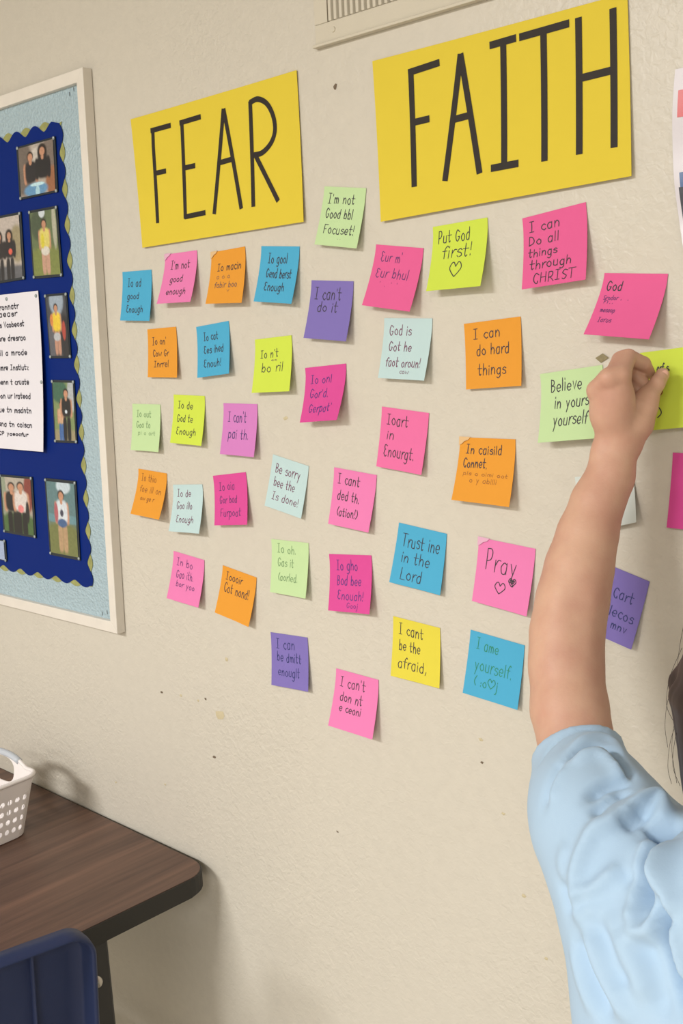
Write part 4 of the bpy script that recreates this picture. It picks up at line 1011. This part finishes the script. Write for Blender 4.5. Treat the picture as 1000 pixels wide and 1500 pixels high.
    f.cone(g_[0], g_[1], .007, .009, .024, 'sub'); f.cone(g_[1], g_[2], .009, .007, .024, 'sub')
    c, r = J(877, 662, .080, 8); f.ell(c, (r, r, r * 1.3), .012)
    return f, hd_, HR
f, hd_, HR = build_body()
body = f.mesh('body', M_skin, prsn); del f
tc_, tr_ = J(970, 549, .024, 10.2); tocam = (CAMP - tc_) / np.linalg.norm(CAMP - tc_); nc = tc_ + tocam * (tr_ - .0008) + R[:, 0] * .0012
_q = Vector(tocam + R[:, 0] * .25).normalized().to_track_quat('Z', 'Y').to_matrix().to_4x4() @ Matrix.Rotation(-.75, 4, 'Z') @ Matrix.Diagonal((.0036, .0052, .0016, 1))
bm = bmesh.new(); bmesh.ops.create_uvsphere(bm, u_segments=16, v_segments=10, radius=1)
for v in bm.verts: v.co = _q @ v.co + Vector(nc)
bm_obj('fingernail', bm, M_nail, prsn, True)
# ---- head details
for s in (-1, 1):
    for nm, r, off, m_ in (('eye', .0105, .0, M_eye), ('iris', .0048, .0066, M_iris)):
        bm = bmesh.new(); bmesh.ops.create_uvsphere(bm, u_segments=14, v_segments=10, radius=r)
        c = hd_(s * .029, .0765 + off, .008)
        for v in bm.verts: v.co += Vector(c)
        bm_obj(nm, bm, m_, prsn, True)
# ---- hair: cap with locks
def build_hair():
    f = Field(axis(HC[0] - .13, HC[0] + .13, (0, -1), .0028, .0028), axis(HC[1] - .14, HC[1] + .12, (0, -1), .0028, .0028), axis(HC[2] - .14, HC[2] + .14, (0, -1), .0028, .0028))
    f.ell(hd_(0, -.014, .026), (.083, .095, .088), .01, rotz=HR)
    f.ell(hd_(0, -.040, -.030), (.070, .062, .072), .02, rotz=HR)
    rs = random.Random(9)
    for k in range(70):                                # locks that fall from the crown
        a = math.radians(rs.uniform(-215, 35)); top = np.array([math.cos(a) * .045, math.sin(a) * .05 - .01, .095]); mid = np.array([math.cos(a) * .080, math.sin(a) * .088 - .014, .03]); low = np.array([math.cos(a) * .070, math.sin(a) * .076 - .014, -.055 - rs.uniform(0, .03)])
        P = [hd_(*top), hd_(*mid), hd_(*low)]
        f.cone(P[0], P[1], .007, .009, .004); f.cone(P[1], P[2], .009, .004, .004)
    f.ell(hd_(0, .083, -.045), (.062, .050, .082), .012, 'sub', rotz=HR)        # open to the face
    f.ell(hd_(.085, .004, -.008), (.022, .018, .030), .006, 'sub', rotz=HR)
    return f.mesh('hair', M_hair, prsn)
hair = build_hair()
# loose strands at the left side of the head
rs = random.Random(4); vs_, fs_ = [], []
for k in range(14):
    a = math.radians(rs.uniform(150, 235)); z0 = rs.uniform(.02, .085)
    p0 = np.array([math.cos(a) * .080, math.sin(a) * .090 - .014, z0 - .01]); n0 = np.array([math.cos(a), math.sin(a), 0])
    o1 = rs.uniform(.003, .009); pts = [p0, p0 + n0 * o1 + [0, 0, -.02], p0 + n0 * (o1 * 1.3) + [0, 0, -.04], p0 + n0 * o1 * rs.uniform(.4, 1.2) + [rs.uniform(-.004, .004), 0, -.05 - rs.uniform(0, .015)]]
    v_, f_ = tube(None, [hd_(*p) for p in spline(pts, 5)], 0, None, None, 4, radii=[.00016] * 16)
    n0_ = len(vs_); vs_ += v_; fs_ += [tuple(i + n0_ for i in q) for q in f_]
o = mesh_obj('loose_hair_strands', vs_, fs_, M_hair, hair, True); o['kind'] = 'stuff'

# ---- t-shirt
def build_shirt():
    X = axis(SH[0] - .2, NB[0] + .28, (0, -1), .003, .003); Y = axis(hip[1] - .17, SH[1] + .16, (0, -1), .003, .003); Z = axis(.60, 1.36, (0, -1), .003, .003)
    f = Field(X, Y, Z)
    # sleeve round the raised arm
    a = [J(838, 1030, .170, 59), J(845, 1100, .190, 62), J(856, 1150, .212, 72), J(878, 1200, .240, 80)]
    f.chain([q[0] for q in a], [q[1] for q in a], .012)
    f.cone(a[-1][0], SH + [.02, 0, -.02], a[-1][1], .055, .03)
    # shoulder blade and flank
    for p in ((866, 1200, .242, 76), (902, 1262, .262, 92), (932, 1330, .275, 104), (952, 1420, .285, 112), (962, 1520, .290, 118)):
        c, r = J(*p); f.ell(c, (r, r * .95, r * 1.15), .03)
    f.cone(SH + [.03, -.005, -.024], NB + [0, 0, -.018], .046, .050, .025)
    f.cone(NB, RS + [-.01, 0, -.008], .052, .048, .03)
    for t, rx, ry in ((.1, .115, .080), (.33, .120, .086), (.66, .112, .084), (1.0, .120, .092)):
        c = NB * (1 - t) + (hip + [0, 0, .0]) * t + np.array([0, 0, -.05 * (1 - t)]); f.ell(c, (rx, ry, .12), .04)
    el = RS + np.array([.045, -.02, -.20]); f.cone(RS + [0, 0, -.005], RS * .3 + el * .7, .049, .047, .02)
    # neck opening, hem and cuffs are cut
    f.cone(NB + [0, .004, .03], NB + [0, .01, .16], .045, .06, .004, 'sub')
    h1, h2, h3 = W(786, 1114, .214), W(911, 1094, .164), W(851, 1053, .215)
    ax_ = np.cross(h2 - h1, h3 - h1); ax_ /= np.linalg.norm(ax_); ax_ *= math.copysign(1, ax_[2])
    cut(f, (h1 + h2) / 2, ax_, .11, .003)
    am = (a[0][0] - a[1][0]); am /= np.linalg.norm(am)            # turned up hem: a thin roll along the cut
    u1 = np.cross(am, [0, 0, 1.0]); u1 /= np.linalg.norm(u1); u2 = np.cross(am, u1); ring_ = []
    for k in range(28):
        an_ = 2 * math.pi * k / 28; base_ = a[1][0] + (u1 * math.cos(an_) + u2 * math.sin(an_)) * (a[0][1] + .0002)
        t_ = ((h1 + h2) / 2 - base_) @ ax_ / (am @ ax_); ring_.append(base_ + am * t_)
    for k in range(28): f.cone(ring_[k], ring_[(k + 1) % 28], .0026, .0026, .003)
    d = (el - RS); d /= np.linalg.norm(d); cut(f, RS * .35 + el * .65, d, .062, .003)
    f.D[:, :, :np.searchsorted(Z, .64)] = .05
    # hollow sleeve end
    f.cone(ARM[-3][0], ARM[-2][0], ARM[-3][1] + .0012, ARM[-2][1] + .0012, .001, 'sub'); f.cone(ARM[-2][0], ARM[-2][0] * .5 + ARM[-1][0] * .5, ARM[-2][1] + .0012, ARM[-2][1] * .97, .001, 'sub')
    f.cone(RS * .35 + el * .65 + d * .03, RS * .35 + el * .65 - d * .02, .037, .037, .001, 'sub')
    return f
def cut(f, p, n, rad, k):
    """trim everything beyond the plane through p with normal n, near p"""
    sl, g = f.sub(p - rad, p + rad)
    q = [g[i] - p[i] for i in range(3)]; h = q[0] * n[0] + q[1] * n[1] + q[2] * n[2]
    r = np.sqrt(q[0] ** 2 + q[1] ** 2 + q[2] ** 2)
    D = f.D[sl]; new = np.maximum(D, h.astype(np.float32)); f.D[sl] = np.where(r < rad, new, D)
f = build_shirt()
shirt = f.mesh('t_shirt', M_shirt, prsn); del f
def folds(o, F, smooth=2):
    """press folds into cloth along lines found on its own surface"""
    me = o.data; n = len(me.vertices); co = np.empty(n * 3, np.float32); me.vertices.foreach_get('co', co); co = co.reshape(-1, 3).astype(float)
    no = np.empty(n * 3, np.float32); me.vertices.foreach_get('normal', no); no = no.reshape(-1, 3)
    bvh = BVHTree.FromObject(o, bpy.context.evaluated_depsgraph_get())
    disp = np.zeros(n)
    Mi = o.matrix_world.inverted() if False else Matrix.Identity(4)
    for pts, amp, wid in F:
        P = []
        for (x, y) in spline([(p[0], p[1]) for p in pts], 6):
            d = Vector(ray(x, y)).normalized(); h = bvh.ray_cast(Vector(CAMP), d)
            if h[0] is not None: P.append(np.array(h[0]))
        if len(P) < 2: continue
        P = np.array(P); lo = P.min(0) - wid * 3; hi = P.max(0) + wid * 3
        idx = np.where(((co > lo) & (co < hi)).all(1))[0]; q = co[idx]; best = np.full(len(idx), 9.0); tt = np.zeros(len(idx))
        for i in range(len(P) - 1):
            a = P[i]; b = P[i + 1]; ba = b - a; bb = ba @ ba + 1e-12
            t = np.clip(((q - a) @ ba) / bb, 0, 1); d = np.linalg.norm(q - a - t[:, None] * ba, axis=1)
            m = d < best; best[m] = d[m]; tt[m] = (i + t[m]) / (len(P) - 1)
        env = np.clip(np.minimum(tt, 1 - tt) * 5, 0, 1) ** .7
        disp[idx] += (1.7 if amp > 0 else 2.3) * amp * np.exp(-(best / wid) ** 2) * (.25 + .75 * env)
    co += no * disp[:, None]
    me.vertices.foreach_set('co', co.astype(np.float32).ravel()); me.update()
    md = o.modifiers.new('smooth', 'SMOOTH'); md.factor = .5; md.iterations = smooth
s5 = lambda *p: [(750 + x / 3.26, 1040 + y / 3.26) for x, y in p]
folds(shirt, [
 (s5((130, 262), (165, 200), (225, 140), (300, 100), (370, 92), (440, 110), (500, 160)), -.0012, .0014),        # stitched hem
 (s5((265, 225), (330, 185), (400, 172), (460, 195), (520, 255), (570, 320)), -.0065, .0045),
 (s5((285, 185), (350, 145), (410, 135), (470, 155), (530, 215)), .0035, .006),
 (s5((290, 250), (360, 215), (430, 215), (500, 270), (540, 330)), .004, .007),
 (s5((150, 470), (170, 380), (210, 290), (240, 240)), -.002, .005), (s5((180, 430), (200, 350), (250, 270)), .002, .005),
 (s5((350, 430), (400, 380), (460, 345), (520, 335), (570, 340)), -.005, .005),
 (s5((300, 900), (312, 780), (340, 680), (390, 580), (450, 470), (530, 370)), .005, .007),
 (s5((390, 520), (430, 460), (500, 400), (560, 370)), -.006, .006),
 (s5((400, 600), (480, 550), (560, 490), (620, 440), (680, 425), (720, 470), (715, 530)), .007, .007),
 (s5((520, 560), (580, 520), (640, 470)), -.005, .006),
 (s5((655, 600), (700, 572), (750, 560), (800, 545)), -.013, .009),
 (s5((640, 960), (640, 820), (660, 720), (690, 670), (730, 630)), -.009, .007),
 (s5((575, 1020), (585, 900), (610, 780), (650, 660), (665, 600)), .007, .007),
 (s5((575, 1010), (620, 1060), (670, 1040), (720, 920), (750, 800), (765, 700)), .006, .007),
 (s5((735, 880), (728, 1000), (735, 1120), (765, 1260), (800, 1420)), -.011, .006),
 (s5((770, 640), (755, 760), (765, 900), (800, 980)), .008, .009),
 (s5((770, 1020), (780, 1150), (810, 1300)), .006, .006),
 (s5((300, 905), (340, 870), (400, 850), (460, 800), (520, 745)), .0045, .006),
 (s5((310, 930), (330, 980), (380, 960), (420, 950)), .003, .007),
 (s5((230, 820), (260, 900), (270, 980)), -.002, .006), (s5((270, 640), (240, 720), (260, 820)), .002, .007),
 (s5((350, 1040), (390, 1130), (440, 1260), (520, 1400), (590, 1500)), .0045, .009),
 (s5((320, 1090), (340, 1200), (400, 1340), (460, 1480)), -.004, .009),
 (s5((400, 1010), (460, 1110), (510, 1230), (540, 1330)), -.003, .008), (s5((440, 980), (500, 1120), (520, 1280)), .003, .010),
 (s5((600, 1090), (650, 1180), (690, 1320), (720, 1480)), -.004, .010), (s5((560, 760), (590, 860), (570, 960)), -.003, .008),
 (s5((290, 1120), (330, 1280), (400, 1460)), .003, .008), (s5((530, 1040), (590, 1200), (650, 1400)), .004, .012),
])
# ---- trousers and shoes
def build_jeans():
    f = Field(axis(hip[0] - .2, hip[0] + .2, (0, -1), .005, .005), axis(hip[1] - .16, hip[1] + .16, (0, -1), .005, .005), axis(.05, .76, (0, -1), .005, .005))
    f.ell(hip + [0, 0, -.01], (.112, .088, .10), .02)
    for s in (-1, 1):
        h0 = hip + np.array([s * .055, 0, -.03]); kn = np.array([h0[0] + s * .006, h0[1] + .012, .39]); an = np.array([h0[0] + s * .006, h0[1] - .008, .065])
        f.cone(h0, kn, .072, .056, .025); f.cone(kn, an, .055, .050, .02)
    f.D[:, :, :np.searchsorted(f.A[2], .07)] = .05
    return f.mesh('trousers', M_jeans, prsn)
build_jeans()
for s in (-1, 1):
    h0 = hip + np.array([s * .055, 0, -.03]); an = np.array([h0[0] + s * .006, h0[1] - .008, .075])
    f = Field(axis(an[0] - .07, an[0] + .07, (0, -1), .003, .003), axis(an[1] - .08, an[1] + .19, (0, -1), .003, .003), axis(.004, .13, (0, -1), .003, .003))
    f.cone(an + [0, -.010, -.030], an + [s * .012, .110, -.046], .036, .028, .02); f.cone(an + [0, 0, -.01], an + [0, .0, .02], .036, .036, .01)
    f.D[:, :, :np.searchsorted(f.A[2], .016)] = .05
    f.mesh('shoe', M_shoe, prsn)
    out = rrect(an[0] - .036 + s * .006, an[1] - .055, an[0] + .036 + s * .006, an[1] + .148, .034)
    prism('shoe_sole', out, 0, .020, M_sole, prsn, .003, rotf=lambda p: p)
